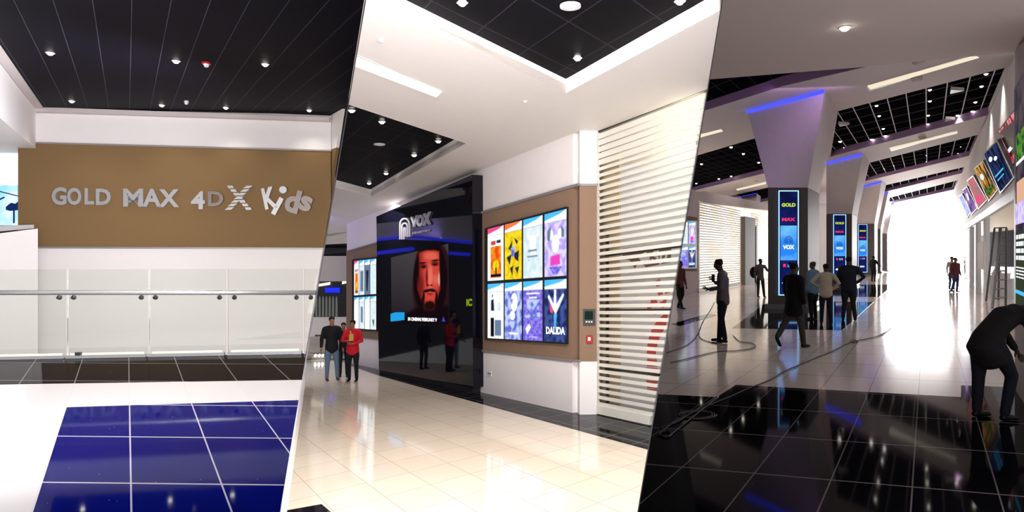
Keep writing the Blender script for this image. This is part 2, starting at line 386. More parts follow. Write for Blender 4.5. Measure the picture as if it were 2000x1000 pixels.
# white parapet below the opening on the left
WP = Wall(ray(72, 450, 14.4), ray(0, 450, 14.0))
mb = MB(); WP.slab(mb, [(72.5, 447), (0, 456), (-400, 500), (-400, 800), (72.5, 800)], .2, -.2); struct(mb.build('wall_left_parapet', M['white'], base=(0, 0, 0)))
mb = MB(); WP.slab(mb, [(66, 439), (0, 441), (-200, 446), (-200, 458), (0, 452), (66, 446)], .06, -.3); struct(mb.build('trim_5', M['steel_dark'], base=(0, 0, 0)))
# glowing panels standing in for the bright shop view beyond the opening
M['sky1'] = em('bright_display', (.86, .95, 1, 1), 2.2)
M['sky2'] = em('bright_display_low', (.35, .78, 1, 1), 1.1, col2=(.8, .95, 1, 1), scale=1.6)
M['inkblue'] = em('display_ink_blue', srgb(30, 60, 130), .6)
WD = Wall(ray(40, 400, 16.6), ray(0, 400, 16.6))
t = thing('display_screen', WD.at(0, 445), 'bright blue-white screen in the opening left of the brown feature wall', 'screen')
mb = MB(); WD.slab(mb, rect(-260, 299, 43.5, 362), .08); mb.build('upper_screen', M['sky1'], t)
mb = MB(); WD.slab(mb, rect(-260, 362, 43.5, 440), .08); mb.build('lower_screen', M['sky2'], t)
mb = MB(); WD.slab(mb, [(12, 404), (22, 396), (30, 398), (38, 392), (42, 396), (42, 408), (32, 411), (20, 412), (12, 410)], .01, .09)
WD.slab(mb, rect(26, 410, 29, 436), .01, .09); WD.slab(mb, [(0, 373), (44, 384), (44, 386), (0, 375)], .01, .09)
WD.slab(mb, rect(17, 399, 20, 404), .01, .09); WD.slab(mb, [(0, 388), (8, 384), (10, 386), (0, 391)], .01, .09); mb.build('screen_picture', M['inkblue'], t)
# metal lettering
def sign_letters(label, specs, W, mats, name='sign_lettering', th=.07, off=.02, bold=.035):
    c = W.at(specs[0][1][0][0], specs[0][1][2][1])
    t = thing(name, c, label, 'sign')
    for i, (ch, quad) in enumerate(specs):
        mb = MB(); letters(mb, ch, W, quad, th, off, bold); mb.build('letter', mats[i % len(mats)], t)
    return t
M['met1'] = pm('satin_letter_metal', (.46, .45, .46, 1), .35, .45, var=.1, scale=3)
M['met2'] = pm('darker_letter_metal', (.22, .19, .17, 1), .4, .45, var=.1, scale=3)
q = lambda x0, y0, x1, y1, lean=0: [(x0+lean, y0), (x1+lean, y0), (x1, y1), (x0, y1)]
sign_letters('leftmost silver metal word on the brown wall, four letters long', [('G', q(104, 366, 133, 401)), ('O', q(134, 367, 162, 401)), ('L', q(168, 368, 187, 400)), ('D', q(190, 369, 219, 401))], W1, [M['met1']])
sign_letters('second silver metal word from the left on the brown wall, three letters', [('M', q(243, 369, 282, 404)), ('A', q(281, 369, 317, 404)), ('X', q(312, 370, 352, 405))], W1, [M['met1']])
t = sign_letters('third silver metal word on the brown wall, its last letter cut into slats', [('4', q(375, 374, 402, 409)), ('D', q(408, 374, 438, 403))], W1, [M['met1'], M['met2']])
mb = MB()
for i in range(7):      # the X cut into leaning slats
    y0 = 363+i*7.0; k = (y0-363)/49; k2 = k+.115
    def xa(k): return 440+ (480-440)*k                    # falling stroke
    def xb(k): return 478+ (436-478)*k if True else 0      # rising stroke
    for fn, wd in ((xa, 11), (xb, 12)):
        sh = 5
        W1.slab(mb, [(fn(k)+sh, y0), (fn(k)+wd+sh, y0), (fn(k2)+wd+sh-2, y0+5.2), (fn(k2)+sh-2, y0+5.2)], .06 - (.004 if fn is xb else 0), .02)
mb.build('slatted_letter', M['met1'], t)
def rot(cx, cy, w, h, a):
    a = math.radians(a); c, s = math.cos(a), math.sin(a)
    return [(cx+x*c-y*s, cy+x*s+y*c) for x, y in ((-w/2, -h/2), (w/2, -h/2), (w/2, h/2), (-w/2, h/2))]
t = sign_letters('metal word with tumbling letters at the right end of the brown wall', [('K', rot(528, 387, 26, 42, -12)), ('l', rot(543, 403, 9, 36, 28)), ('d', rot(573, 393, 28, 46, 14)), ('s', rot(598, 398, 24, 30, 20))], W1, [M['met1'], M['met1'], M['met2'], M['met2']], bold=.045)
mb = MB(); p = W1.at(553.5, 371, .06); mb.tube([p, p+W1.n*.05], .085, 16); mb.build('letter_dot', M['met1'], t)
# glass balustrade
G1 = Wall(fl(1, 0, 702), fl(1, 590, 690.5))
seams = [(-150, 128.5), (132.5, 288.5), (292, 441), (446, 591), (595, 660)]
place = ['at far left of the walkway', 'second from left below the leftmost metal word', 'middle one of the row', 'below the metal word with the slatted letter', 'narrow end pane at the divider, right of the others']
for (a, b), s in zip(seams, place):
    t = thing('glass_balustrade_panel', G1.at((a+b)/2, 700), 'clear glass balustrade panel, '+s, 'glass panel', 'glass balustrade panels')
    yb = lambda x: 702-11.5*x/590
    yt = lambda x: 526.5-1.5*x/590
    mb = MB(); G1.slab(mb, cl(1, [(a, yt(a)), (b, yt(b)), (b, yb(b)), (a, yb(a))]), .012); mb.build('pane', M['glass'], t)
    mb = MB(); G1.slab(mb, cl(1, [(a, yb(a)-6), (b-1, yb(b)-6), (b-1, yb(b)), (a, yb(a))]), .05, .02); mb.build('base_channel', M['polished'], t)
    if b < 595: mb = MB(); G1.slab(mb, cl(1, [(a+6, yb(a)-9.5), (b-7, yb(b)-9.5), (b-7, yb(b)-5.5), (a+6, yb(a)-5.5)]), .02, -.04); mb.build('light_strip', M['strip'], t)
    for bx in ((a+12, b-12) if a > 0 else (b-12,)):
        if bx > 612: continue
        p = G1.at(bx, 581, .02); qv = G1.at(bx, 573, .10)
        mb = MB(); mb.ball(p, .032, .032, .032).tube([p, p+G1.n*.05], .02, 10).tube([p+G1.n*.045, (p+G1.n*.06+qv)/2, qv], .009, 8); mb.build('rail_bracket', M['steel'], t, smooth=True)
mb = MB(); mb.tube([G1.at(-150, 571.5, .10), G1.at(300, 571.5, .10), G1.at(xA(571)-2, 571.5, .10)], .031, 16)
tag(mb.build('handrail', M['polished'], smooth=True), 'polished steel handrail along the glass balustrade', 'handrail')
# the floor edge under the glass
mb = MB(); mb.box(G1.at(153, 694, .06)+Vector((0, 0, .02)), .07, .04, .04); tag(mb.build('floor_clip', M['steel_dark']), 'small dark clip at the foot of the glass balustrade', 'clip')
# ceiling fittings
names1 = [(98, 103, 'large bright downlight nearest the upper left corner of the dark ceiling'), (344, 119, 'ceiling downlight left of the red detector'), (518, 125, 'ceiling downlight right of the red detector'),
 (140, 197, 'far row downlight above the leftmost metal word'), (316, 205, 'far row downlight left of the small white detector'), (441, 210, 'far row downlight right of the small white detector'), (604, 215, 'far row downlight at the right end of the brown wall')]
for x, y, s in names1: downlight(ce(1, x, y, HC1), s, 'downlights in the left hall ceiling', .05, 35 if y > 150 else 60, 110)
for x, y in ((-60, -60), (300, -90), (560, -60)): lamp('SPOT', 'downlight_beam', ce(1, x, y, HC1, -.1), 70, (1, .93, .85), spot=120)
t = thing('smoke_detector', ce(1, 403, 122, HC1), 'red ceiling detector between two bright downlights', 'detector')
p = ce(1, 403, 122, HC1); mb = MB(); mb.tube([p, p-Vector((0, 0, .03))], .07, 14).build('base', M['red'], t)
mb = MB(); mb.tube([p-Vector((0, 0, .03)), p-Vector((0, 0, .075))], .05, 12, .03).build('sensor', M['lampwhite'], t)
disc('smoke_detector', ce(1, 364, 197, HC1), .045, M['lampwhite'], 'small white ceiling detector in front of the white band', 'detector', .05)

# ================================================================== HALL 2
D2 = Vector(((265-1000)/F, 1, 0)); E2 = Vector(((2083-1000)/F, 1, 0))
O2 = fl(2, 570, 917); uv2 = grid_uv(O2, E2*.436, D2*.5)
HC2 = 3.02
floor_piece(2, [(400, 690), (560, 671), (700, 671), (760, 700), (1290, 850), (1500, 950), (1500, 1800), (-200, 1800)], M['t_cream'], uv2, t=.3)
floor_piece(2, [(600, 688), (640, 699), (690, 716), (740, 734), (1268, 879), (1330, 896), (1330, 812), (1170, 775), (940, 735), (740, 700), (690, 690)], M['t_black'], uv2, .003, .02, 'floor_border')
floor_piece(2, [(500, 1008), (628, 985), (660, 1012), (640, 1100), (450, 1100)], M['t_black'], uv2, .003, .02, 'floor_inset')
W2 = Wall(fl(2, 942, 767), fl(2, 1131, 809.5))
uvc2 = grid_uv(ce(2, 1107, 160, HC2), E2*.62, D2*.75)
# right wall: white top, brown panel, white base; runs on behind the video wall
vp = (265, 611)
def toward(x0, y0, x): return vp[1]+(y0-vp[1])*(x-vp[0])/(x0-vp[0])
XL = 686
wallpiece(W2, [(XL, toward(1133, 245, XL)), (1133, 245), (1133, 362), (XL, toward(1133, 362, XL))], M['white'], 'wall_right_upper', 2, .15, -.15, False)
wallpiece(W2, [(XL, toward(1133, 362, XL)), (1133, 362), (1133, 706), (XL, toward(1133, 706, XL))], M['brown2'], 'wall_right_panel', 2, .17, -.15, False)
wallpiece(W2, [(XL, toward(1133, 706, XL)), (1133, 706), (1133, 812), (XL, toward(1133, 812, XL))], M['white'], 'wall_right_lower', 2, .16, -.15, False)
mb = MB(); W2.slab(mb, [(XL, toward(1133, 358, XL)), (1134, 358), (1134, 363), (XL, toward(1133, 363, XL))], .05); struct(mb.build('trim_6', M['trim'], base=(0, 0, 0)))
mb = MB(); W2.slab(mb, [(XL, toward(1133, 703, XL)), (1134, 703), (1134, 708), (XL, toward(1133, 708, XL))], .045); struct(mb.build('trim_7', M['trim'], base=(0, 0, 0)))
# pillar return facing the viewer, then the roller shutter
Pc = W2.at(1133, 500); Pd = ray(1169, 500, Pc.y+.02)
WRt = Wall(Pc, Pd)
for nm, y0, y1, m_, tt in (('wall_return_upper', 240, 362, M['white'], 0), ('wall_return_panel', 362, 706, M['brown2'], .01), ('wall_return_lower', 706, 811, M['white'], .005)):
    mb = MB(); mb.prism([p-Vector((0, 0, 0)) for p in WRt.poly(rect(1132, y0, 1168, y1), tt)], -WRt.n*.25); struct(mb.build(nm, m_, base=(0, 0, 0)))
mb = MB(); WRt.slab(mb, rect(1133, 359, 1168, 363.5), .03); struct(mb.build('trim_8', M['trim'], base=(0, 0, 0)))
S2 = Wall(Pd, Pd-D2)
def sy(y0, x): return vp[1]+(y0-vp[1])*(x-vp[0])/(1169-vp[0])
t = thing('roller_shutter', S2.at(1250, sy(806, 1250)), 'white slatted roller shutter right of the brown poster wall', 'shutter')
XR = 1400
mb = MB(); n = 42
for i in range(n):
    y = 268+(788-268)*i/(n-1); h = 3.2
    if i < 5: h = 5.2
    W = cl(2, [(1170, sy(y-h, 1170)), (XR, sy(y-h, XR)), (XR, sy(y+h, XR)), (1170, sy(y+h, 1170))])
    if len(W) >= 3: S2.slab(mb, W, .022)
mb.build('slat_curtain', M['shutter'], t)
mb = MB(); S2.slab(mb, cl(2, [(1168, sy(791, 1168)), (XR, sy(791, XR)), (XR, sy(807, XR)), (1168, sy(807, 1168))]), .05, -.01); mb.build('bottom_rail', M['shutter'], t)
mb = MB(); S2.slab(mb, rect(1167.5, 259, 1171, 808), .05, -.02); mb.build('guide_rail', M['shutter'], t)
mb = MB(); S2.slab(mb, rect(1172.2, 275, 1174, 800), .008, -.035)
for k in range(60):
    y = 275+k*8.8; S2.slab(mb, rect(1172.2, y, 1174, y+4.5), .012, -.03)
mb.build('clip_track', M['steel_dark'], t)
mb = MB(); S2.slab(mb, cl(2, [(1150, sy(252, 1150)), (XR, sy(252, XR)), (XR, sy(259, XR)), (1150, sy(259, 1150))]), .02, -.05); mb.build('head_slot', M['steel_dark'], t)
# what stands behind the shutter
B2 = Wall(Pd+Vector((.38, .0, 0)), Pd+Vector((.38, 0, 0))-D2)
M['lit_shop'] = pm('shop_plaster', srgb(236, 230, 214), .8, var=.03)
M['tan'] = pm('tan_post', srgb(205, 182, 142), .7)
mb = MB(); B2.slab(mb, cl(2, [(1150, 190), (1460, 60), (1460, 900), (1150, 860)]), .05, -.05); struct(mb.build('wall_shop_window', M['lit_shop'], base=(0, 0, 0)))
mb = MB(); B2.slab(mb, [(1178, sy(310, 1178)), (1213, sy(310, 1213)), (1213, sy(800, 1213)), (1178, sy(800, 1178))], .04); tag(mb.build('tan_post', M['tan']), 'tan post standing just behind the roller shutter slats', 'post')
mb = MB()
for k in range(42):
    y = 455+k*8; B2.slab(mb, rect(1185, y, 1189.5, y+5.5), .02, .06)
mb.build('hanging_chain', M['steel_dark'], base=None) and None
ch = bpy.data.objects['hanging_chain']; tag(ch, 'dark chain hanging beside the tan post behind the shutter', 'chain')
t = thing('window_banner', B2.at(1280, 790), 'white banner with red floral arch behind the roller shutter', 'banner')
mb = MB(); B2.slab(mb, cl(2, [(1214, sy(345, 1214)), (XR, sy(345, XR)), (XR, sy(798, XR)), (1214, sy(798, 1214))]), .02, .005); mb.build('sheet', M['lampwhite'], t)
M['redprint'] = pm('red_print', srgb(214, 92, 88), .7, var=.1)
M['brownprint'] = pm('brown_print', srgb(128, 98, 84), .7, var=.1)
mb = MB(); random.seed(3)
arc = []
for k in range(13):
    a = math.radians(90+k*7.5); arc.append((1330+70*math.cos(a)*.95, 690-88*math.sin(a), ))
for k in range(12):
    (x0, y0), (x1, y1) = arc[k], arc[k+1]
    pz = clip([(x0, y0), (x0+17, y0+10), (x1+17, y1+12), (x1, y1)], lambda y: xB(y)-5, -1)
    if len(pz) >= 3: B2.slab(mb, pz, .004, .026)
for k in range(9):
    y = 692+k*8.4; wv = 3*math.sin(k*1.9); B2.slab(mb, [(1263+wv*.4, y), (1284-wv*.4, y+2), (1283, y+8+wv*.5), (1264, y+6)], .004, .026)
for k in range(16):
    x = 1262+random.random()*55; y = 548+random.random()*60; s = 5+random.random()*6
    if x < xB(y)-18: B2.slab(mb, [(x, y), (x+s, y-s*.5), (x+s*1.4, y+s*.6), (x+s*.4, y+s)], .004, .026)
mb.build('red_arch_print', M['redprint'], t)
mb = MB(); B2.slab(mb, [(1216, 486), (1312, 473), (1310, 512), (1262, 522), (1250, 510), (1240, 524), (1230, 508), (1217, 506)], .004, .026); mb.build('brown_print', M['brownprint'], t)
mb = MB(); B2.slab(mb, [(1245, 500), (1262, 492), (1270, 506), (1255, 514)], .003, .031)
letters(mb, 'Sp', B2, [(1274, 490), (1305, 484), (1303, 514), (1272, 520)], .003, .031); mb.build('white_print', M['lampwhite'], t)
grp = 'dark cross bars behind the shutter'
for y, s in ((499, 'highest of the four'), (547, 'second from the top'), (604, 'third from the top'), (716, 'lowest of the four')):
    mb = MB(); W = cl(2, [(1184, sy(y, 1184)), (XR, sy(y, XR)), (XR, sy(y+4, XR)), (1184, sy(y+4, 1184))]); B2.slab(mb, W, .03, .09)
    tag(mb.build('cross_bar', M['steel_dark']), 'dark cross bar behind the roller shutter, '+s, 'bar', grp)
lamp('AREA', 'shop_light', S2.at(1300, 210)+Vector((.25, .1, .1)), 60, (1, .95, .85), S2.at(1290, 650)+Vector((.2, 0, 0)), 1.2, .1)  # unseen lamp added to brighten the space behind the slats
# ceiling of hall 2 with its two recesses
def ceil_piece(r, hc, poly, mat, dz=0, t=.12, uv=None, name='ceiling', c=True):
    P = cl(r, poly) if c else poly
    return struct(MB().prism([ce(r, x, y, hc, dz) for x, y in P], (0, 0, t)).build(name, mat, uv=uv, base=(0, 0, 0)))
ceil_piece(2, HC2, [(1107, 182), (-128, -390), (-128, -63), (683, 205), (910, 280), (1107, 268)], M['white2'])
ceil_piece(2, HC2, [(910, 280), (724, 384), (400, 301), (400, 470), (600, 470), (690, 452), (745, 426), (940, 338), (1107, 268)], M['white2'])
ceil_piece(2, HC2, [(1107, 182), (1107, 268), (1133, 254), (1168, 256), (1385, 174), (1500, 131), (1500, -27)], M['white2'])
ceil_piece(2, HC2, [(600, 484), (686, 484), (686, 492), (600, 500)], M['c_dark2'], uv=uvc2, t=.1)
ceil_piece(2, HC2, [(500, 470), (690, 452), (690, 475), (500, 484)], M['white2'])
def reveal(r, hc, pxs, dz, mat, name, c=True):
    mb = MB(); P = cl(r, pxs) if c else pxs
    for a, b in zip(P, P[1:]):
        A = ce(r, *a, hc); B = ce(r, *b, hc); d = (B-A).normalized(); n = Vector((d.y, -d.x, 0)).normalized()*.02
        mb.hexa([A, B, B+n, A+n], [p+Vector((0, 0, dz)) for p in (A, B, B+n, A+n)])
    return struct(mb.build(name, mat, base=(0, 0, 0)))
RD = .19
ceil_piece(2, HC2, [(1107, 182), (1500, -27), (1500, -390), (-128, -390)], M['c_dark2'], RD, .1, uvc2, 'ceiling_recess')
ceil_piece(2, HC2, [(683, 205), (910, 280), (724, 384), (400, 301), (400, 112)], M['c_dark2'], RD, .1, uvc2, 'ceiling_recess')
def reveal_line(r, hc, a, b, dz, mat, name):
    mb = MB(); A = ce(r, *a, hc); B = ce(r, *b, hc); d = (B-A).normalized(); n = Vector((d.y, -d.x, 0)).normalized()*.02
    mb.hexa([A, B, B+n, A+n], [p+Vector((0, 0, dz)) for p in (A, B, B+n, A+n)]); return struct(mb.build(name, mat, base=(0, 0, 0)))
for i, (a, b) in enumerate((((1107, 182), (727, 6)), ((727, 6), (740, -390)), ((1107, 182), (1408, 22)), ((683, 205), (910, 280)), ((910, 280), (724, 384)), ((724, 384), (657, 367)))):
    if i == 1: continue
    if i == 2: b = (1407, 22)
    reveal_line(2, HC2, a, b, RD, M['white'], 'trim_%d' % (9+i))
# strip light in the soffit
def strip_light(poly, r, hc, label, group, c=True, mat=None, dz=-.004):
    p0 = ce(r, *poly[0], hc); t = thing('strip_light', p0, label, 'strip light', group)
    P = cl(r, poly) if c else poly
    MB().prism([ce(r, x, y, hc, dz) for x, y in P], (0, 0, -.012)).build('diffuser', mat or M['strip'], t)
    cx = sum(p[0] for p in P)/len(P); cy = sum(p[1] for p in P)/len(P)
    P2 = [(cx+(x-cx)*1.015, cy+(y-cy)*1.12) for x, y in P]
    MB().prism([ce(r, x, y, hc, dz+.003) for x, y in P2], (0, 0, -.006)).build('lamp_frame', M['lampwhite'], t)
    return t
strip_light([(696, 110), (863, 178), (852, 188), (690, 126)], 2, HC2, 'long recessed strip light crossing the white soffit of the middle hall', 'strip lights')
for x, y, s, pw in ((903, 5, 'downlight at the top edge left of the round speaker', 60), (1128, 113, 'bright downlight beside the corner of the large dark recess', 60), (1328, 2, 'downlight at the top edge right of the round speaker', 60),
  (687, 215, 'downlight at the near corner of the small dark recess', 0), (746, 237, 'bluish downlight near the top of the small dark recess', 0), (856, 275, 'downlight in the right tip of the small dark recess', 30), (809, 302, 'second downlight along the right edge of the small recess', 30),
  (754, 338, 'third downlight along the right edge of the small recess', 0), (721, 357, 'last downlight at the bottom of the small recess', 30)):
    downlight(ce(2, x, y, HC2*1.02+.1), s, 'downlights in the middle hall', .045 if y < 200 else .05, pw, 120)
for x, y in ((1000, -60), (1180, -120), (800, -90)): lamp('SPOT', 'downlight_beam', ce(2, x, y, HC2, RD-.1), 70, (1, .93, .85), spot=120)
disc('ceiling_speaker', ce(2, 1114, 45, HC2, RD*.98), .11, M['lampwhite'], 'round white ceiling speaker in the large dark recess', 'speaker', .02)
disc('ceiling_speaker', ce(2, 741, 300, HC2, RD*.98), .11, M['lampwhite'], 'round ceiling speaker in the small dark recess', 'speaker', .02)
disc('sprinkler', ce(2, 743, 78, HC2), .035, M['grey'], 'small round sprinkler cap left of the strip light soffit', 'sprinkler', .02)
disc('sprinkler', ce(2, 1026, 197, HC2), .035, M['grey'], 'small round sprinkler cap in front of the poster wall', 'sprinkler', .02)
# video wall
fa = fl(2, 739, 729); fb = fl(2, 923, 769)
L2 = Wall(fa, fb)
t = thing('video_wall', (fa+fb)/2, 'tall glossy black video wall showing a hooded bearded man lit red', 'video wall')
q4 = [(735, 423), (922, 341), (924, 757), (740, 722)]
mb = MB(); mb.prism(L2.poly(q4), -L2.n*.34); mb.build('black_glass_casing', M['black_gloss'], t)
mb = MB(); mb.prism(L2.poly([(741, 722), (923, 757), (923, 769), (741, 730)], -.06), -L2.n*.26); mb.build('plinth', M['black'], t)
M['scr_dark'] = em('screen_dark', srgb(34, 32, 40), .9)
M['scr_grey'] = em('screen_grey', srgb(62, 58, 62), .8, col2=srgb(48, 44, 50), scale=.8)
M['scr_red'] = em('screen_red_skin', srgb(196, 62, 48), 1.0)
M['scr_red2'] = em('screen_red_shade', srgb(120, 26, 24), 1.0)
M['scr_red3'] = em('screen_red_light', srgb(226, 110, 92), 1.0)
M['scr_hair'] = em('screen_black_hair', srgb(22, 10, 14), 1.0)
M['scr_cyan'] = em('screen_cyan', srgb(30, 150, 215), 1.2)
M['scr_white'] = em('screen_white', srgb(235, 235, 245), 1.3)
M['scr_blue'] = em('screen_blue', srgb(60, 60, 190), 1.0)
M['scr_green'] = em('screen_green', srgb(140, 170, 20), .8)
PQ = [(764, 503), (876, 476), (877, 634), (765, 628)]
def pq(u, v): return ((PQ[0][0]*(1-u)+PQ[1][0]*u)*(1-v)+(PQ[3][0]*(1-u)+PQ[2][0]*u)*v, (PQ[0][1]*(1-u)+PQ[1][1]*u)*(1-v)+(PQ[3][1]*(1-u)+PQ[2][1]*u)*v)
def soft(d, w_): return max(0, min(1, .5-d/w_))
def mixc(a, b, f): return tuple(a[i]*(1-f)+b[i]*f for i in range(3))
def hooded_man(u, v):
    x, y = pq(u, v); c = mixc(srgb(66, 62, 66), srgb(34, 30, 36), soft(560-y+ (x-790)*.3, 130))
    e = lambda cx, cy, rx, ry, w_=.5, a=0: soft(math.hypot(((x-cx)*math.cos(a)+(y-cy)*math.sin(a))/rx, (-(x-cx)*math.sin(a)+(y-cy)*math.cos(a))/ry)-1, w_)
    dark = srgb(20, 10, 14)
    c = mixc(c, srgb(44, 20, 26), e(846, 560, 40, 96, .10)); c = mixc(c, dark, max(e(841, 545, 33, 80, .08), e(848, 660, 78, 66, .12)))
    jaw = 22-max(0, (y-565))*.30 if y > 565 else 22
    f = min(soft(abs(x-(837+(y-540)*.03))-jaw, 3), soft(488+abs(x-842)*.25-y, 5), soft(y-606, 6))
    if f > 0:
        s_ = mixc(srgb(116, 30, 28), srgb(208, 70, 56), soft(826-x+(y-540)*.05, 12))
        s_ = mixc(s_, srgb(228, 112, 94), e(841, 540, 4.5, 22, .8)); s_ = mixc(s_, srgb(222, 98, 82), e(842, 500, 12, 7, .8)); s_ = mixc(s_, srgb(222, 98, 82), e(851, 546, 5, 9, .9))
        s_ = mixc(s_, srgb(112, 26, 26), max(e(834, 542, 2.2, 17, .8), e(822, 556, 6, 16, .9)*.8)); s_ = mixc(s_, srgb(140, 38, 34), e(861, 584, 8, 24, .8))
        s_ = mixc(s_, srgb(240, 200, 190), e(858, 545, 1.6, 12, .7)*.8)
        s_ = mixc(s_, srgb(84, 20, 22), max(e(827, 520, 7, 5, .7)*.9, e(850, 515, 7.5, 5, .7)*.9))
        s_ = mixc(s_, srgb(16, 8, 10), max(e(828, 521.5, 4, 1.6, .5), e(850, 516.8, 4.6, 1.7, .5), e(826, 513.5, 7.5, 1.5, .6, -.1), e(851, 508.5, 8.5, 1.6, .6, -.1)))
        s_ = mixc(s_, srgb(50, 12, 12), max(e(836, 557, 2.6, 1.8, .6), e(843, 557, 2.4, 1.6, .6)))
        s_ = mixc(s_, srgb(30, 12, 12), max(e(834, 568, 8, 3.2, .5, -.25), e(845, 567, 8, 3.2, .5, .2), e(828, 579, 2.2, 10, .6), e(853, 578, 2.2, 10, .6)))
        s_ = mixc(s_, srgb(172, 54, 48), e(840, 575.5, 6, 2.2, .5)); s_ = mixc(s_, srgb(60, 14, 16), e(840, 573.4, 5.5, .7, .6))
        s_ = mixc(s_, srgb(34, 13, 14), max(e(840, 597, 12, 10, .5), e(826, 590, 3.5, 11, .6), e(853, 590, 4, 12, .6), soft(587+abs(x-840)*.4-y, 6)*.95))
        s_ = mixc(s_, srgb(22, 10, 12), max(soft(y-490+abs(x-842)*.35, 5), e(816, 520, 3, 34, .8)))
        c = mixc(c, s_, f)
    return c
pic = picture('picture', lambda u, v: L2.at(*pq(u, v), .002), L2.n, .006, 110, 140, hooded_man, t)
def onled(polys, mat, name, off):
    mb = MB()
    for p in polys: L2.slab(mb, p, .003, off)
    return mb.build(name, mat, pic, base=t.location)
onled([[(763, 613), (772, 610), (790, 610), (790, 625), (763, 628)]], M['scr_cyan'], 'caption_logo', .012)
mb = MB(); letters(mb, 'IN CINEMAS FEBRUARY 9', L2, [(797, 619.5), (853, 621.5), (853, 628.5), (797, 626.5)], .003, .012, .04); mb.build('caption', M['scr_white'], pic, base=t.location)
mb = MB(); L2.slab(mb, [(863, 628), (866, 618), (870, 628)], .003, .012); mb.build('caption_mark', M['scr_blue'], pic, base=t.location)
lg = MB()
for k in range(3):
    r0 = 12.5-4.6*k; w_ = 2.6; cx, cy = 792, 438+4.6*k
    top = [(cx+r0*math.cos(a)*.82, cy-(r0)*math.sin(a)) for a in [math.pi*j/10 for j in range(11)]]
    inn = [(cx+(r0-w_)*math.cos(a)*.82, cy-(r0-w_)*math.sin(a)) for a in [math.pi*j/10 for j in range(11)]]
    for j in range(10): L2.slab(lg, [top[j], top[j+1], inn[j+1], inn[j]], .03, .01)
    L2.slab(lg, [(top[0][0], cy), (inn[0][0], cy), (inn[0][0], 463), (top[0][0], 462)], .03, .01)
    L2.slab(lg, [(top[-1][0], cy), (inn[-1][0], cy), (inn[-1][0], 467), (top[-1][0], 468)], .03, .01)
sg = thing('sign_lettering', L2.at(792, 468), 'silver lettering with an arch emblem at the top of the black video wall', 'sign')
lg.build('arch_emblem', M['met1'], sg)
for ch, qd in (('V', [(804, 424), (818, 420), (818, 442), (804, 445)]), ('O', [(816, 421), (829, 418), (829, 441), (816, 444)]), ('X', [(828, 418), (843, 413), (843, 438), (828, 441)])):
    mb = MB(); letters(mb, ch, L2, qd, .04, .01, .05); mb.build('letter', M['met1'], sg)
mb = MB(); letters(mb, 'cinemas', L2, [(805, 453), (841, 446), (841, 451), (805, 458)], .01, .01, .02); mb.build('small_lettering', M['met1'], sg)
mb = MB(); letters(mb, 'IC', L2, [(911, 584), (922, 583), (922, 598), (911, 598)], .003, .012, .05); mb.build('green_lettering', M['scr_green'], t)
# poster screens
def poster_screen(W, cols, rows, frame, cells, label, styles, name='poster_display', fmat=None, group=None, off=.02):
    t = thing(name, W.at((frame[0][0]+frame[2][0])/2, frame[2][1]), label, 'poster display', group)
    mb = MB(); W.slab(mb, frame, .05, off); mb.build('frame', M['black'], t)
    for cell, st in zip(cells, styles):
        a, b, c_, d_ = cell
        def Q(u0, v0, u1, v1):
            def L(u, v):
                return (a[0]*(1-u)*(1-v)+b[0]*u*(1-v)+c_[0]*u*v+d_[0]*(1-u)*v, a[1]*(1-u)*(1-v)+b[1]*u*(1-v)+c_[1]*u*v+d_[1]*(1-u)*v)
            return [L(u0, v0), L(u1, v0), L(u1, v1), L(u0, v1)]
        def shade(mat, u, v):
            c1, c2, sc = ECOL[mat.name]
            if c2 is None: return c1
            f = max(0, min(1, (NZ.noise(Vector((u*sc*.7, v*sc*1.3, len(mat.name))))+.25)*2)); return tuple(c1[i]*(1-f)+c2[i]*f for i in range(3))
        rnd = random.Random(5); big = (b[0]-a[0]) > 25
        def one(u, v):
            col = shade(st[0], u, v); lv = -1
            for it in [i for i in st[1:] if i[0] != 't']:
                if it[0] == 'r': hit = any(r_[0] <= u <= r_[2] and r_[1] <= v <= r_[3] for r_ in it[2])
                elif it[0] == 'e': hit = any(((u-r_[0])/r_[2])**2+((v-r_[1])/r_[3])**2 <= 1 for r_ in it[2])
                else: hit = any(inpoly(u, v, pl) for pl in it[2])
                if hit and it[3] >= lv: col = shade(it[1], u, v); lv = it[3]
            return col
        nx, ny = (34, 90) if big else (12, 36)
        def func(u, v):
            acc = [0, 0, 0]
            for ox, oy in ((0, 0), (.6, .3), (-.3, .6), (-.6, -.3), (.3, -.6)):
                c = one(min(1, max(0, u+ox/nx)), min(1, max(0, v+oy/ny)))
                for i in range(3): acc[i] += c[i]/5
            return acc
        scr = picture('poster', lambda u, v: W.at(*Q(u, v, u, v)[0], off+.05), W.n, .006, nx, ny, func, t)
        for it in st[1:]:
            if it[0] == 't':
                mb = MB(); letters(mb, it[2][0], W, Q(*it[2][1]), .002, off+.058, .04); mb.build('poster_title', it[1], scr, base=t.location)
    return t
def E(n, c, s=1.1, c2=None, sc=8):
    m = em('screen_'+n, srgb(*c), s, col2=srgb(*c2) if c2 else None, scale=sc)
    ECOL[m.name] = (tuple(k*s for k in srgb(*c)[:3]), tuple(k*s for k in srgb(*c2)[:3]) if c2 else None, sc); return m
e_white = E('pale', (245, 248, 255), 1.25); e_cyan = E('cyan_header', (80, 190, 250)); e_pink = E('pink_header', (235, 80, 130)); e_yel = E('yellow_art', (250, 220, 40), 1.1, (225, 190, 20), 9)
e_org = E('orange_art', (250, 150, 30), 1.1, (225, 80, 20), 6); e_dark = E('dark_art', (40, 40, 60), 1); e_black = E('ink', (20, 18, 26), 1); e_lav = E('lavender_art', (180, 160, 245), 1.1, (225, 215, 255), 9)
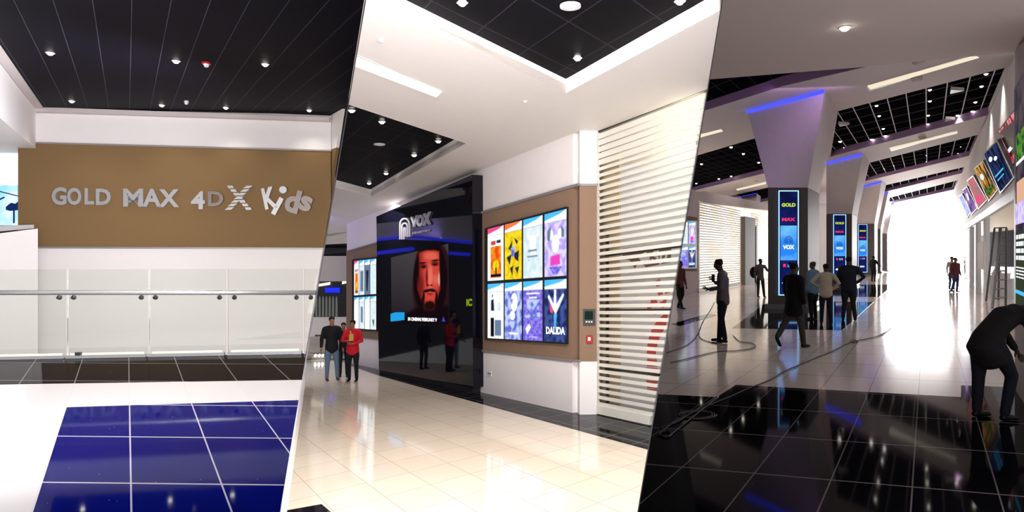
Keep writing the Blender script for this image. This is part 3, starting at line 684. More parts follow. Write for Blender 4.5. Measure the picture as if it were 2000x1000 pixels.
e_ice = E('ice_art', (205, 228, 236), 1.1, (228, 240, 245), 7); e_blue = E('blue_art', (96, 110, 205), 1.1, (190, 205, 255), 8); e_viol = E('violet_art', (105, 88, 215), 1.05, (150, 140, 240), 14)
e_navy = E('navy_art', (32, 46, 96), 1, (70, 88, 160), 8); e_mag = E('magenta', (235, 70, 190)); e_red = E('red_art', (220, 60, 50)); e_steel = E('steel_art', (110, 130, 160), 1)
e_green = E('green_art', (90, 150, 60), 1, (40, 60, 30), 9); e_skin = E('skin_art', (230, 180, 150), 1)
hdr = lambda c: [('r', e_white, [(0.0, 0, 1, .15)], 0), ('p', c, [[(0, 0), (1, 0), (.7, .05), (0, .11)]], 1), ('r', e_black, [(0, .15, 1, .158)], 1)]
ST = [
 [e_white]+hdr(e_pink)+[('r', e_org, [(.18, .36, .86, .95)], 0), ('e', e_yel, [(.52, .72, .2, .1)], 1), ('r', e_black, [(.18, .88, .86, .93), (.48, .76, .56, .9)], 2), ('r', e_red, [(.2, .25, .5, .33)], 0), ('r', e_dark, [(.55, .25, .82, .31)], 0)],
 [e_yel]+hdr(E('orange_header', (245, 120, 70)))+[('p', e_dark, [[(.2, .45), (.45, .3), (.4, .5)], [(.5, .25), (.8, .35), (.7, .4)], [(.1, .6), (.4, .55), (.3, .75)], [(.5, .55), (.85, .5), (.8, .7), (.6, .65)], [(.3, .8), (.5, .75), (.45, .95)], [(.6, .8), (.85, .78), (.75, .92)]], 0), ('p', e_blue, [[(.35, .45), (.6, .4), (.55, .6), (.4, .6)]], 1)],
 [e_ice]+hdr(e_cyan)+[('p', e_white, [[(.3, .3), (.7, .3), (.6, .6), (.4, .6)], [(.15, .2), (.3, .3), (.25, .35)], [(.85, .2), (.7, .3), (.75, .35)]], 0), ('r', e_steel, [(.25, .53, .7, .56), (.2, .63, .75, .655), (.25, .7, .35, .71)], 1)],
 [e_lav]+hdr(e_cyan)+[('e', e_white, [(.5, .5, .16, .14), (.3, .35, .1, .08), (.7, .35, .1, .08)], 0), ('p', e_steel, [[(.12, .28), (.3, .2), (.25, .45), (.12, .42)], [(.75, .22), (.9, .3), (.88, .42), (.76, .4)]], 1), ('p', e_mag, [[(.28, .68), (.7, .66), (.72, .82), (.25, .83)]], 1), ('p', e_viol, [[(.2, .85), (.8, .85), (.6, .97), (.4, .97)]], 1)],
 [e_white]+hdr(e_cyan)+[('e', e_steel, [(.3, .22, .05, .03)], 0), ('p', e_dark, [[(.2, .3), (.38, .28), (.42, .5), (.2, .5)]], 0), ('p', e_ice, [[(.6, .35), (.8, .33), (.85, .5), (.62, .5)]], 0), ('r', e_black, [(.18, .62, .4, .97)], 0), ('r', e_steel, [(.45, .66, .85, .95)], 0)],
 [e_blue]+hdr(e_cyan)+[('e', e_white, [(.55, .35, .2, .16), (.45, .58, .15, .08)], 0), ('p', e_viol, [[(.3, .3), (.5, .28), (.42, .4)]], 1), ('r', e_white, [(.25, .88, .75, .91)], 1)],
 [e_viol]+hdr(e_cyan)+[('r', e_white, [(.15, .2, .85, .22), (.3, .27, .7, .29)], 0), ('p', e_blue, [[(.15, .3), (.85, .32), (.8, .48), (.2, .5)], [(.1, .53), (.9, .53), (.9, .6), (.1, .62)]], 0), ('p', e_white, [[(.12, .8), (.3, .72), (.4, .78), (.2, .9)]], 1), ('r', e_lav, [(.3, .93, .7, .95)], 1)],
 [e_navy]+hdr(e_cyan)+[('p', e_white, [[(.44, .16), (.52, .16), (.54, .4), (.85, .22), (.88, .26), (.58, .5), (.5, .56), (.42, .5), (.15, .28), (.2, .24), (.42, .4)]], 1), ('p', e_pink, [[(.25, .35), (.4, .4), (.38, .55), (.25, .52)]], 0), ('p', e_cyan, [[(.42, .55), (.56, .55), (.5, .78), (.44, .78)]], 1), ('t', e_white, ('DALIDA', (.06, .76, .92, .88)), 2)],
]
tx = lambda x: 445+(404-445)*(x-951)/(1110-951)
mx_ = lambda x: 552+(541-552)*(x-951)/(1110-951)
bx_ = lambda x: 663+(672-663)*(x-951)/(1110-951)
xs = [(953, 984), (986.5, 1019.5), (1022.5, 1060), (1064, 1107)]
cells = [[(a, tx(a)+3), (b, tx(b)+3), (b, mx_(b)-3), (a, mx_(a)-3)] for a, b in xs] + [[(a, mx_(a)+3), (b, mx_(b)+3), (b, bx_(b)-3), (a, bx_(a)-3)] for a, b in xs]
poster_screen(W2, 4, 2, [(950.5, 446), (1110.5, 404), (1110.5, 672), (950.5, 663)], cells, 'black framed display of eight lit film posters right of the video wall', ST, off=.03)
tx2 = lambda x: 508-5*(x-691)/44
mx2 = lambda x: 579-3*(x-691)/44
bx2 = lambda x: 643+3*(x-691)/44
xs = [(692, 701), (702, 712), (713, 722.5), (723.5, 735)]
cells = [[(a, tx2(a)+2), (b, tx2(b)+2), (b, mx2(b)-2), (a, mx2(a)-2)] for a, b in xs] + [[(a, mx2(a)+2), (b, mx2(b)+2), (b, bx2(b)-2), (a, bx2(a)-2)] for a, b in xs]
ST2 = [ST[0], [e_ice]+hdr(e_cyan)+[('r', e_steel, [(.2, .3, .8, .9)], 0)], [e_steel]+hdr(e_cyan)+[('p', e_dark, [[(.2, .3), (.8, .3), (.6, .9), (.3, .9)]], 0)], [e_ice]+hdr(e_cyan), [e_white]+hdr(e_cyan), [e_ice]+hdr(e_cyan)+[('r', e_steel, [(.3, .3, .7, .8)], 0)], [e_white]+hdr(e_cyan), [e_ice]+hdr(e_cyan)+[('p', e_green, [[(.3, .7), (.7, .7), (.6, .95)]], 0)]]
poster_screen(W2, 4, 2, [(690.5, 507), (738, 502), (738, 647), (690.5, 644)], cells, 'smaller lit film poster display on the far wall left of the video wall', ST2, off=.03)
# wall fittings
t = thing('keypad_panel', WRt.at(1150, 634), 'dark wall keypad with green display beside the shutter', 'keypad')
mb = MB(); WRt.slab(mb, rect(1138.5, 604, 1161.5, 635), .03, .01); mb.build('casing', M['steel_dark'], t)
mb = MB(); WRt.slab(mb, rect(1142, 608, 1158, 624), .004, .04); mb.build('display', E('keypad_green', (40, 70, 58), .6), t)
mb = MB()
for k in range(3): WRt.slab(mb, rect(1144+k*5, 627, 1147+k*5, 630), .006, .04)
mb.build('button', M['lampwhite'], t)
t = thing('fire_call_point', WRt.at(1150, 669), 'red fire call point under the keypad', 'fire alarm')
mb = MB(); WRt.slab(mb, rect(1144.5, 655, 1156, 669), .05, .01); mb.build('casing', M['red'], t)
mb = MB(); WRt.slab(mb, rect(1148, 658.5, 1153.5, 665.5), .006, .06); mb.build('break_glass', M['lampwhite'], t)
t = thing('wall_socket', W2.at(955, 735), 'white double wall socket low on the wall right of the video wall', 'socket')
mb = MB(); W2.slab(mb, [(951, 724), (960, 725), (960, 735), (951, 734)], .015, .01); mb.build('plate', M['lampwhite'], t)
mb = MB(); W2.slab(mb, [(953, 728), (955, 728), (955, 731), (953, 731)], .004, .025); mb.build('outlet', M['steel_dark'], t); mb = MB(); W2.slab(mb, [(957, 728.4), (959, 728.6), (959, 731.4), (957, 731.2)], .004, .025); mb.build('outlet', M['steel_dark'], t)
# far end of the middle hall: gallery across the void
FW = Wall(ray(600, 600, 34), ray(720, 600, 34))
def far_piece(poly, mat, name, Y, t=.3):
    Wf = Wall(ray(600, 600, Y), ray(720, 600, Y)); mb = MB(); Wf.slab(mb, poly, t, -t); return struct(mb.build(name, mat, base=(0, 0, 0)))
far_piece(rect(540, 500, 688, 549), M['grey'], 'wall_far_bulkhead', 30)
far_piece(rect(540, 540, 700, 623), M['black'], 'wall_far_shop', 36)
far_piece(rect(540, 619, 688, 656), M['white'], 'wall_far_parapet', 30)
far_piece(rect(540, 655, 700, 706), M['grey'], 'wall_far_lower', 34)
far_piece(rect(500, 455, 700, 510), M['c_dark2'], 'wall_far_upper', 40)
far_piece(rect(-700, 150, 612, 760), M['black'], 'wall_far_dark', 37)  # unseen dark backdrop, added to darken the video wall's reflection
FB = Wall(ray(600, 600, 31), ray(720, 600, 31))
for (a, b, y, s) in ((614, 645, 553, 'left'), (669, 688, 547, 'right')):
    mb = MB(); Wf = Wall(ray(600, 600, 35.9), ray(720, 600, 35.9)); Wf.slab(mb, [(a, y+3), (b, y-2), (b, y+3), (a, y+8)], .1); tag(mb.build('strip_light', M['strip']), 'small %s strip light in the distant dark gallery' % s, 'strip light', 'strip lights')
mb = MB(); Wf = Wall(ray(600, 600, 35.9), ray(720, 600, 35.9)); Wf.slab(mb, [(636, 562), (664, 562), (664, 571), (636, 571)], .1); tag(mb.build('blue_sign', em('blue_sign_face', (.01, .02, 1, 1), 2)), 'glowing blue sign in the distant dark gallery', 'sign')
M['bottle'] = pm('grey_garment_rail', srgb(150, 156, 150), .4)
for k in range(7):
    x = 618+k*6.5; wd_ = ('leftmost', 'second from the left', 'third from the left', 'middle', 'third from the right', 'second from the right', 'rightmost')[k]; t0 = ray(x, 618, 31.5); mb = MB(); mb.tube([t0, t0+Vector((0, 0, .82))], .055, 8, .045); mb.tube([t0+Vector((0, 0, .82)), t0+Vector((0, 0, .95))], .04, 8, .02)
    tag(mb.build('display_stand', M['bottle']), 'slim grey display stand on the distant gallery, %s of its row' % wd_, 'stand', 'display stands on the gallery')
G2 = Wall(fl(2, 610, 703), fl(2, 692, 702))
t = thing('glass_balustrade_panel', G2.at(650, 704), 'glass balustrade with a dark rail behind the people', 'glass panel')
mb = MB(); G2.slab(mb, cl(2, rect(570, 656, 691, 702)), .012); mb.build('pane', M['glass'], t)
mb = MB(); mb.tube([G2.at(615, 655.5), G2.at(691, 655.5)], .035, 8); mb.build('rail', M['steel_dark'], t)
mb = MB(); G2.slab(mb, cl(2, rect(570, 700, 691, 705)), .05); mb.build('base_channel', M['steel_dark'], t)
for x in (616, 623, 630): 
    p = G2.at(x, 695, .1); mb = MB(); mb.ball(p, .04).build('floor_lamp_globe', M['bulb']) ; o = bpy.data.objects['floor_lamp_globe' if x == 616 else 'floor_lamp_globe.%03d' % ((x-616)//7)]; tag(o, 'small bright light at the foot of the far balustrade, '+{616: 'leftmost', 623: 'middle', 630: 'rightmost'}[x]+' of three', 'light', 'lights at the far balustrade')
# unseen bulkhead with blue lines, added so the video wall mirrors blue bands
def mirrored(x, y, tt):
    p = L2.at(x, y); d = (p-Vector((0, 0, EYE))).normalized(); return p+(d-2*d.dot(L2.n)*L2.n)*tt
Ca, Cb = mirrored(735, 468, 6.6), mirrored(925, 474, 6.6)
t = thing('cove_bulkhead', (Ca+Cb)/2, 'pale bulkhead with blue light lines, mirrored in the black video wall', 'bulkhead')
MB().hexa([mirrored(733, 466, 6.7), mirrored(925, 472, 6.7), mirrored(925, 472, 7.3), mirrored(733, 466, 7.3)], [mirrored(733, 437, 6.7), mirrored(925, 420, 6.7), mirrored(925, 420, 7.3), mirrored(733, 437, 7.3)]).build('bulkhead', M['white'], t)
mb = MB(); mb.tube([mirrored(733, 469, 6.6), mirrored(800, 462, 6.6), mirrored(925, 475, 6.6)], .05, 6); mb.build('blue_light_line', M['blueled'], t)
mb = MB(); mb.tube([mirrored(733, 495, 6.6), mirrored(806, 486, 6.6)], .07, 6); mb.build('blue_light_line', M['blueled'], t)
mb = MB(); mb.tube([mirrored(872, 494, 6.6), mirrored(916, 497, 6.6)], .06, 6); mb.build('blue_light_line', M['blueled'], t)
lamp('AREA', 'cove_blue', mirrored(830, 470, 6.0), 60, (.35, .25, 1), mirrored(830, 445, 6.7), 3.5, .2)  # added blue lamp, tints the unseen bulkhead for its reflection
# ================================================================== HALL 3
HC3 = 4.72
D3 = Vector(((1812-1000)/F, 1, 0))
O3 = fl(3, 1600, 764); U3 = fl(3, 1695, 769)-O3; U3.z = 0
V3 = D3*(1.02)
uv3 = grid_uv(O3, U3, V3)
floor_piece(3, [(1160, 532), (2100, 532), (2300, 780), (2500, 1600), (700, 1600)], M['t_white3'], uv3, t=.3)
floor_piece(3, [(1240, 768), (1400, 776), (1437, 752), (1877, 776), (1877, 753), (2200, 765), (2500, 1500), (800, 1500)], M['t_black3'], uv3, .003, .02, 'floor_inset')
floor_piece(3, [(1430, 641), (1645, 645), (1706, 590), (1500, 588)], M['t_black3'], uv3, .003, .02, 'floor_inset')
floor_piece(3, [(1600, 580), (1717, 580), (1745, 556), (1650, 556)], M['t_black3'], uv3, .003, .02, 'floor_inset')
floor_piece(3, [(1310, 633), (1328, 637), (1400, 616), (1385, 612)], M['t_black3'], uv3, .003, .02, 'floor_inset')
# main ceiling with recesses
holes = {
 'D1': [(1200, 258), (1380, 215), (1530, 168), (1690, 131), (1800, 96), (1200, 96)],
 'D2': [(1300, 322), (1465, 273), (1520, 258), (1535, 328), (1300, 386)],
 'D3': [(1425, 383), (1520, 362), (1520, 388), (1470, 398)],
 'R1': [(1637, 217), (1972, 130), (1932, 224), (1622, 306)],
 'R2': [(1698, 318), (1911, 263), (1893, 304), (1690, 354)],
 'R3': [(1728, 362), (1884, 326), (1879, 338), (1726, 375)],
 'R4': [(1738, 386), (1871, 352), (1863, 370), (1736, 398.5)]}
outer = [(1150, 60), (2003, 60), (1853, 401), (1700, 401), (1150, 401)]
mb = MB(); loops = [outer]+[holes[k] for k in holes]
tris = tessellate_polygon([[Vector((x, y, 0)) for x, y in l] for l in loops])
flat = [p for l in loops for p in l]
vs = [mb.bm.verts.new(ce(3, x, y, HC3)) for x, y in flat]
for tr in tris: mb.bm.faces.new([vs[i] for i in tr])
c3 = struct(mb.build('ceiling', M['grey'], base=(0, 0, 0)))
M['purple'] = pm('mauve_reveal', srgb(150, 116, 160), .6)  # purple light tint is put into the reveal colour
uvc3 = grid_uv(ce(3, 1661, 217, HC3), (ce(3, 1708, 204.8, HC3)-ce(3, 1661, 217, HC3))*.72, D3*1.25)
for i, k in enumerate(holes):
    h = holes[k]; mb = MB(); dz = .28 if i < 4 else .22
    for a, b in zip(h, h[1:]+h[:1]):
        A, B = ce(3, *a, HC3), ce(3, *b, HC3); d = (B-A).normalized(); n = Vector((d.y, -d.x, 0)).normalized()*.01
        mb.hexa([A, B, B+n, A+n], [p+Vector((0, 0, dz)) for p in (A, B, B+n, A+n)])
    struct(mb.build('trim_%d' % (20+i), M['purple'], base=(0, 0, 0)))
    struct(MB().prism([ce(3, x, y, HC3, dz) for x, y in h], (0, 0, .05)).build('ceiling_recess', M['c_dark3'] if k[0] == 'R' else M['c_dark3b'], uv=uvc3, base=(0, 0, 0)))
# low soffit near the viewer
HS3 = 2.5
struct(MB().prism([ce(3, x, y, HS3) for x, y in cl(3, [(1300, 162), (1387, 155), (1685, 131), (1984, 102), (2300, 70), (2600, -300), (1200, -300)])], (0, 0, .5)).build('ceiling_soffit', M['soffit'], base=(0, 0, 0)))
# far daylight glazing
M['day'] = em('daylight_glazing', (1, .99, .98, 1), 30)
FWL = Wall(ray(1700, 500, 64), ray(1900, 500, 64))
mb = MB(); FWL.slab(mb, [(1722, 390), (1905, 385), (1905, 532), (1722, 532)], .05); struct(mb.build('window_1', M['day'], base=(0, 0, 0)))
mb = MB(); FWL.slab(mb, [(1200, 370), (1724, 370), (1724, 540), (1200, 540)], .3, -.4); struct(mb.build('wall_far', M['white'], base=(0, 0, 0)))
# right wall above the shops
cr = ce(3, 1972, 130, HC3); R3 = Wall(cr, cr+D3*10)
def r3(x0, y0, Y):   # point along a line parallel to the corridor
    return None
v3 = (1812, 494)
def tw3(x0, y0, x): return v3[1]+(y0-v3[1])*(x-v3[0])/(x0-v3[0])
mb = MB(); R3.slab(mb, [(2003, tw3(1972, 130, 2003)), (1857, tw3(1972, 130, 1857)), (1857, tw3(1982, 385, 1857)), (2003, tw3(1982, 385, 2003))], .2, -.2); struct(mb.build('wall_right_upper', M['white'], base=(0, 0, 0)))
mb = MB(); R3.slab(mb, [(2003, tw3(1982, 375, 2003)), (1870, tw3(1982, 375, 1870)), (1870, tw3(1982, 395, 1870)), (2003, tw3(1982, 395, 2003))], .12); struct(mb.build('trim_30', M['lampwhite'], base=(0, 0, 0)))
# tilted light boxes on that wall
pst = [
 ([(1950, 258), (1984, 214), (2012, 284), (1978, 320)], [E('rose_art', (235, 150, 160), 1.0, (150, 30, 45), 3), ('r', e_white, [(.1, .6, .9, .7)], 0), ('e', e_black, [(.35, .35, .12, .12)], 0)], 'nearest tilted light box, pink and red, beside the tall text panel'),
 ([(1923, 301), (1946, 278), (1977, 347), (1954, 374)], [E('night_blue_art', (46, 60, 110), .9, (20, 26, 46), 3), ('e', e_white, [(.3, .22, .14, .06), (.62, .3, .12, .05)], 0), ('r', e_cyan, [(.1, .62, .8, .66), (.15, .74, .7, .77)], 0)], 'second tilted light box, dark blue'),
 ([(1904, 330), (1919, 317), (1946, 371), (1931, 390)], [E('amber_art', (235, 170, 80), .9, (60, 50, 40), 3), ('r', e_green, [(.1, .75, .9, .92)], 0), ('e', e_white, [(.4, .35, .18, .1)], 0)], 'third tilted light box, amber and green'),
 ([(1890, 354), (1900, 345), (1925, 391), (1911, 406)], [E('coral_art', (230, 120, 120), .95, (160, 130, 140), 3), ('r', e_pink, [(.1, .65, .9, .9)], 0)], 'fourth tilted light box, coral pink'),
 ([(1881, 372), (1888, 366), (1907, 406), (1897, 418)], [E('mauve_art', (200, 150, 220), 1, (70, 60, 120), 3), ('r', e_white, [(.2, .2, .7, .5)], 0)], 'fifth tilted light box, pale mauve'),
 ([(1874, 384), (1879, 380), (1895, 413), (1889, 424)], [E('pale_blue_art', (150, 170, 240), 1, (220, 225, 255), 3)], 'farthest tilted light box, pale blue')]
for quad, st, lb in pst:
    BL = R3.at(*quad[3], .05); BR = R3.at(*quad[2], .05) if quad[2][0] < 2005 else R3.at(2005, quad[2][1], .05)
    TL = ray(*quad[0], BL.y); TR = ray(*quad[1], BR.y)
    t = thing('light_box', (BL+BR)/2, lb+', on the right wall', 'light box', 'tilted light boxes on the right wall')
    n = (TR-TL).cross(BL-TL).normalized()
    if n.dot(-BL) < 0: n = -n
    def B3(u, v): return (TL*(1-u)+TR*u)*(1-v)+(BL*(1-u)+BR*u)*v
    mb = MB(); mb.prism([B3(-.1, -.04), B3(1.1, -.04), B3(1.1, 1.04), B3(-.1, 1.04)], -n*.08); mb.build('casing', M['steel_dark'], t)
    mb = MB(); mb.prism([B3(0, 0), B3(.47, 0), B3(.47, 1), B3(0, 1)], n*.01).prism([B3(.53, 0), B3(1, 0), B3(1, 1), B3(.53, 1)], n*.01); sc = mb.build('picture', st[0], t)
    for it in st[1:]:
        mb = MB()
        for rr in it[2]:
            if it[0] == 'r': u0, v0, u1, v1 = rr; mb.prism([B3(u0, v0)+n*.012, B3(u1, v0)+n*.012, B3(u1, v1)+n*.012, B3(u0, v1)+n*.012], n*.003)
            else:
                u, v, ru, rv = rr; mb.prism([B3(u+ru*math.cos(k*math.pi/6), v+rv*math.sin(k*math.pi/6))+n*.016 for k in range(12)], n*.003)
        mb.build('print', it[1], sc, base=t.location)
# shops under the wall
Sx = Wall(cr+R3.n*-.05, cr+R3.n*-.05+D3*10)
def shop(x0, y0, x1, y1, mat, name, t=.08, off=0, lab=None, cat=None):
    f = lambda x, y: (x, y)
    mb = MB(); Sx.slab(mb, [(x0, tw3(1982, y0, x0)), (x1, tw3(1982, y0, x1)), (x1, tw3(1982, y1, x1)), (x0, tw3(1982, y1, x0))], t, off)
    o = mb.build(name, mat, base=None if lab else (0, 0, 0)); return tag(o, lab, cat) if lab else struct(o)
M['darkshop'] = pm('dark_shop_glass', srgb(34, 32, 36), .9, spec=.02)
M['tan3'] = pm('beige_shop_plaster', srgb(206, 186, 160), .7)
M['dayshop'] = em('sunlit_shop_window', (1, .98, .96, 1), 1.6)
def back(poly, mat, name, off=-2.0):
    mb = MB(); Sx.slab(mb, poly, .1, off-.1); struct(mb.build(name, mat, base=(0, 0, 0)))
back([(1880, 380), (2006, 350), (2006, 455), (1880, 462)], M['tan3'], 'wall_right_shop_upper')
back([(1926, 455), (2006, 447), (2006, 522), (1926, 520)], M['darkshop'], 'window_2', -1.9)
back([(1880, 516), (2006, 518), (2006, 590), (1880, 545)], M['lampwhite'], 'wall_right_shop_lower')
shop(1884, 398, 1911, 600, M['dayshop'], 'window_3', .05, -.4)
for x in (1927, 1911, 1898):
    p = Sx.at(x, 500); y0 = tw3(1982, 392, x); y1 = tw3(1982, 636, x); A = Sx.at(x, y0); B = Sx.at(x, y1)
    mb = MB(); mb.box((A+B)/2, .14, .14, (A-B).length); struct(mb.build('trim_%d' % (31+(1927-x)//14), M['lampwhite'], base=(0, 0, 0)))
shop(1912, 460, 1923, 545, M['grey'], 'shop_board', .05, .02, 'pale grey board in the right hand shop window', 'board')
# step ladder
bp = fl(3, 1944, 592); t = thing('step_ladder', bp, 'tall dark step ladder standing open at the right hand shopfront', 'ladder')
top = ray(1947, 447, bp.y)
rails = [(fl(3, 1926, 588), top+Vector((-.08, 0, 0))), (fl(3, 1938, 602), top+Vector((-.08, -.3, 0))), (fl(3, 1950, 585), top+Vector((.1, 0, 0))), (fl(3, 1964, 598), top+Vector((.1, -.3, 0)))]
for a, b in rails: mb = MB(); mb.tube([a, b], .035, 6); mb.build('leg', M['steel_dark'], t)
for k in range(1, 9):
    f_ = k/9; mb = MB(); mb.tube([rails[1][0].lerp(rails[1][1], f_), rails[3][0].lerp(rails[3][1], f_)], .025, 6); mb.build('rung', M['steel_dark'], t)
mb = MB(); mb.box(top+Vector((0.01, -.15, .03)), .22, .32, .04); mb.build('top_step', M['steel_dark'], t)
for x, y, w_, h_, s in ((1938, 571, .4, .7, 'tall white shop plinth left of the ladder'), (1955, 577, .45, .85, 'white shop plinth behind the ladder legs'), (1971, 583, .35, .7, 'white shop plinth right of the ladder')):
    p = fl(3, x, y); mb = MB(); mb.box(p+Vector((0, 0, h_/2)), w_, w_, h_, .5); mb.box(p+Vector((0, 0, h_+.02)), w_+.06, w_+.06, .04, .5); tag(mb.build('plinth', M['lampwhite']), s, 'plinth', 'white plinths at the shopfront')
p = fl(3, 1947, 584); mb = MB(); mb.tube([p+Vector((0, 0, 0)), p+Vector((0, 0, 1.0))], .03, 8).ball(p+Vector((0, 0, 1.28)), .1, .1, .15).tube([p+Vector((0, 0, .95)), p+Vector((0, 0, 1.18))], .17, 10, .06)
tag(mb.build('mannequin_bust', M['lampwhite'], smooth=True), 'pale mannequin bust on a stand in front of the ladder', 'mannequin')
# near right wall with tall screen
Q0 = ray(1982, 300, 8.3); RN = Wall(Q0, Q0-D3)
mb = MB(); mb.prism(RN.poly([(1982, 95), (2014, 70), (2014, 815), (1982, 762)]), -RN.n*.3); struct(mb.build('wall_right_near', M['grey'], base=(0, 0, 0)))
t = thing('tall_screen', RN.at(1990, 605), 'tall lit advertising panel with pictures and white text at the right edge', 'screen')
def rn(y, x): return 494+(y-494)*(x-1812)/(1982-1812)
def rq(x0, y0, x1, y1): return [(x0, rn(y0, x0)), (x1, rn(y0, x1)), (x1, rn(y1, x1)), (x0, rn(y1, x0))]
mb = MB(); RN.slab(mb, rq(1983, 176, 2012, 600), .012, .002); mb.build('casing', M['steel_dark'], t)
mb = MB(); RN.slab(mb, rq(1984, 455, 2011, 592), .003, .015); pp = mb.build('text_area', E('olive_panel', (62, 70, 52), .8), t)
mb = MB(); RN.slab(mb, rq(1984, 182, 2011, 455), .003, .015); pc = mb.build('picture_area', E('violet_dark_art', (50, 48, 66), .9, (92, 80, 84), 3), t)
mb = MB(); RN.slab(mb, rq(1985, 270, 2009, 322), .002, .019); mb.build('print', e_green, pc, base=t.location)
mb = MB(); RN.slab(mb, rq(1985, 322, 2009, 328), .002, .019); mb.build('print', e_white, pc, base=t.location)
mb = MB(); RN.slab(mb, rq(1986, 360, 2005, 400), .002, .019); mb.build('print', e_skin, pc, base=t.location)
mb = MB(); RN.slab(mb, rq(1984, 400, 2008, 440), .002, .019); mb.build('print', e_lav, pc, base=t.location)
mb = MB()
for k in range(4):
    for j in range(5): RN.slab(mb, rq(1985+j*5, 460+k*13, 1988.4+j*5+(k+j) % 3*.4, 468+k*13), .002, .019)
for k in range(4):
    for j in range(5): RN.slab(mb, rq(1985+j*5, 520+k*6, 1989+j*5+(k*j) % 3*.3, 522.5+k*6), .002, .019)
mb.build('white_text', e_white, pp, base=t.location)
mb = MB(); RN.slab(mb, rq(1984, 564, 2000, 571), .002, .019); mb.build('cyan_mark', e_cyan, pp, base=t.location)
# left side: poster display, lit shutter, dark column
L3 = Wall(fl(3, 1330, 577), fl(3, 1447, 557.4))
def l3(x0, y0, x1, y1):
    f = lambda x, y: 494+(y-494)*(x-1812)/(1330-1812)
    return [(x0, f(x0, y0)), (x1, f(x1, y0)), (x1, f(x1, y1)), (x0, f(x0, y1))]
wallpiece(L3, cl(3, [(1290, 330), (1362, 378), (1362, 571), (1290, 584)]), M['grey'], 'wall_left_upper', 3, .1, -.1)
wallpiece(L3, cl(3, [(1290, 412), (1361, 425), (1361, 530), (1290, 528)]), M['brown2'], 'wall_left_panel', 3, .02, 0)
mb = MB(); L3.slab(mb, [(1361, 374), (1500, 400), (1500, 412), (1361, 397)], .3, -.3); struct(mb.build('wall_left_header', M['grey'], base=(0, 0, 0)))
xs3 = [(1326, 1343), (1345, 1358)]
cells = [[(a, 433), (b, 434), (b, 476), (a, 476)] for a, b in xs3]+[[(a, 482), (b, 482), (b, 522), (a, 523)] for a, b in xs3]
poster_screen(L3, 2, 2, [(1310, 430), (1359, 431), (1359, 524), (1310, 526)], cells, 'lit film poster display at the left edge of the dark hall', [ST[2], ST[3], ST[6], ST[7]], off=.05)
M['shoplight'] = em('lit_shop_interior', (1, .95, .84, 1), 2.2, col2=(.85, .62, .38, 1), scale=.7)
LB = Wall(fl(3, 1362, 571)+Vector((-.3, .9, 0)), fl(3, 1520, 545)+Vector((-.3, .9, 0)))
mb = MB(); LB.slab(mb, [(1355, 385), (1520, 405), (1520, 552), (1355, 572)], .05); struct(mb.build('window_4', M['shoplight'], base=(0, 0, 0)))
for (a, b, s) in ((1363, 1446, 'wide'), (1466, 1500, 'narrow')):
    t = thing('roller_shutter', L3.at((a+b)/2, 565), '%s white roller shutter with shop light glowing through, left of the pillars' % s, 'shutter')
    mb = MB()
    for k in range(34):
        y = 385+k*5.55; L3.slab(mb, l3(a, y, b, y+3.2), .03)
    mb.build('slat_curtain', M['shutter'], t)
    mb = MB(); L3.slab(mb, l3(a, 570, b, 577), .05); mb.build('bottom_rail', M['shutter'], t)
cb = fl(3, 1447, 557)
mb = MB(); L3.slab(mb, l3(1446, 400, 1466, 578), .25, -.1); struct(mb.build('wall_left_pier', M['pillar'], base=(0, 0, 0)))
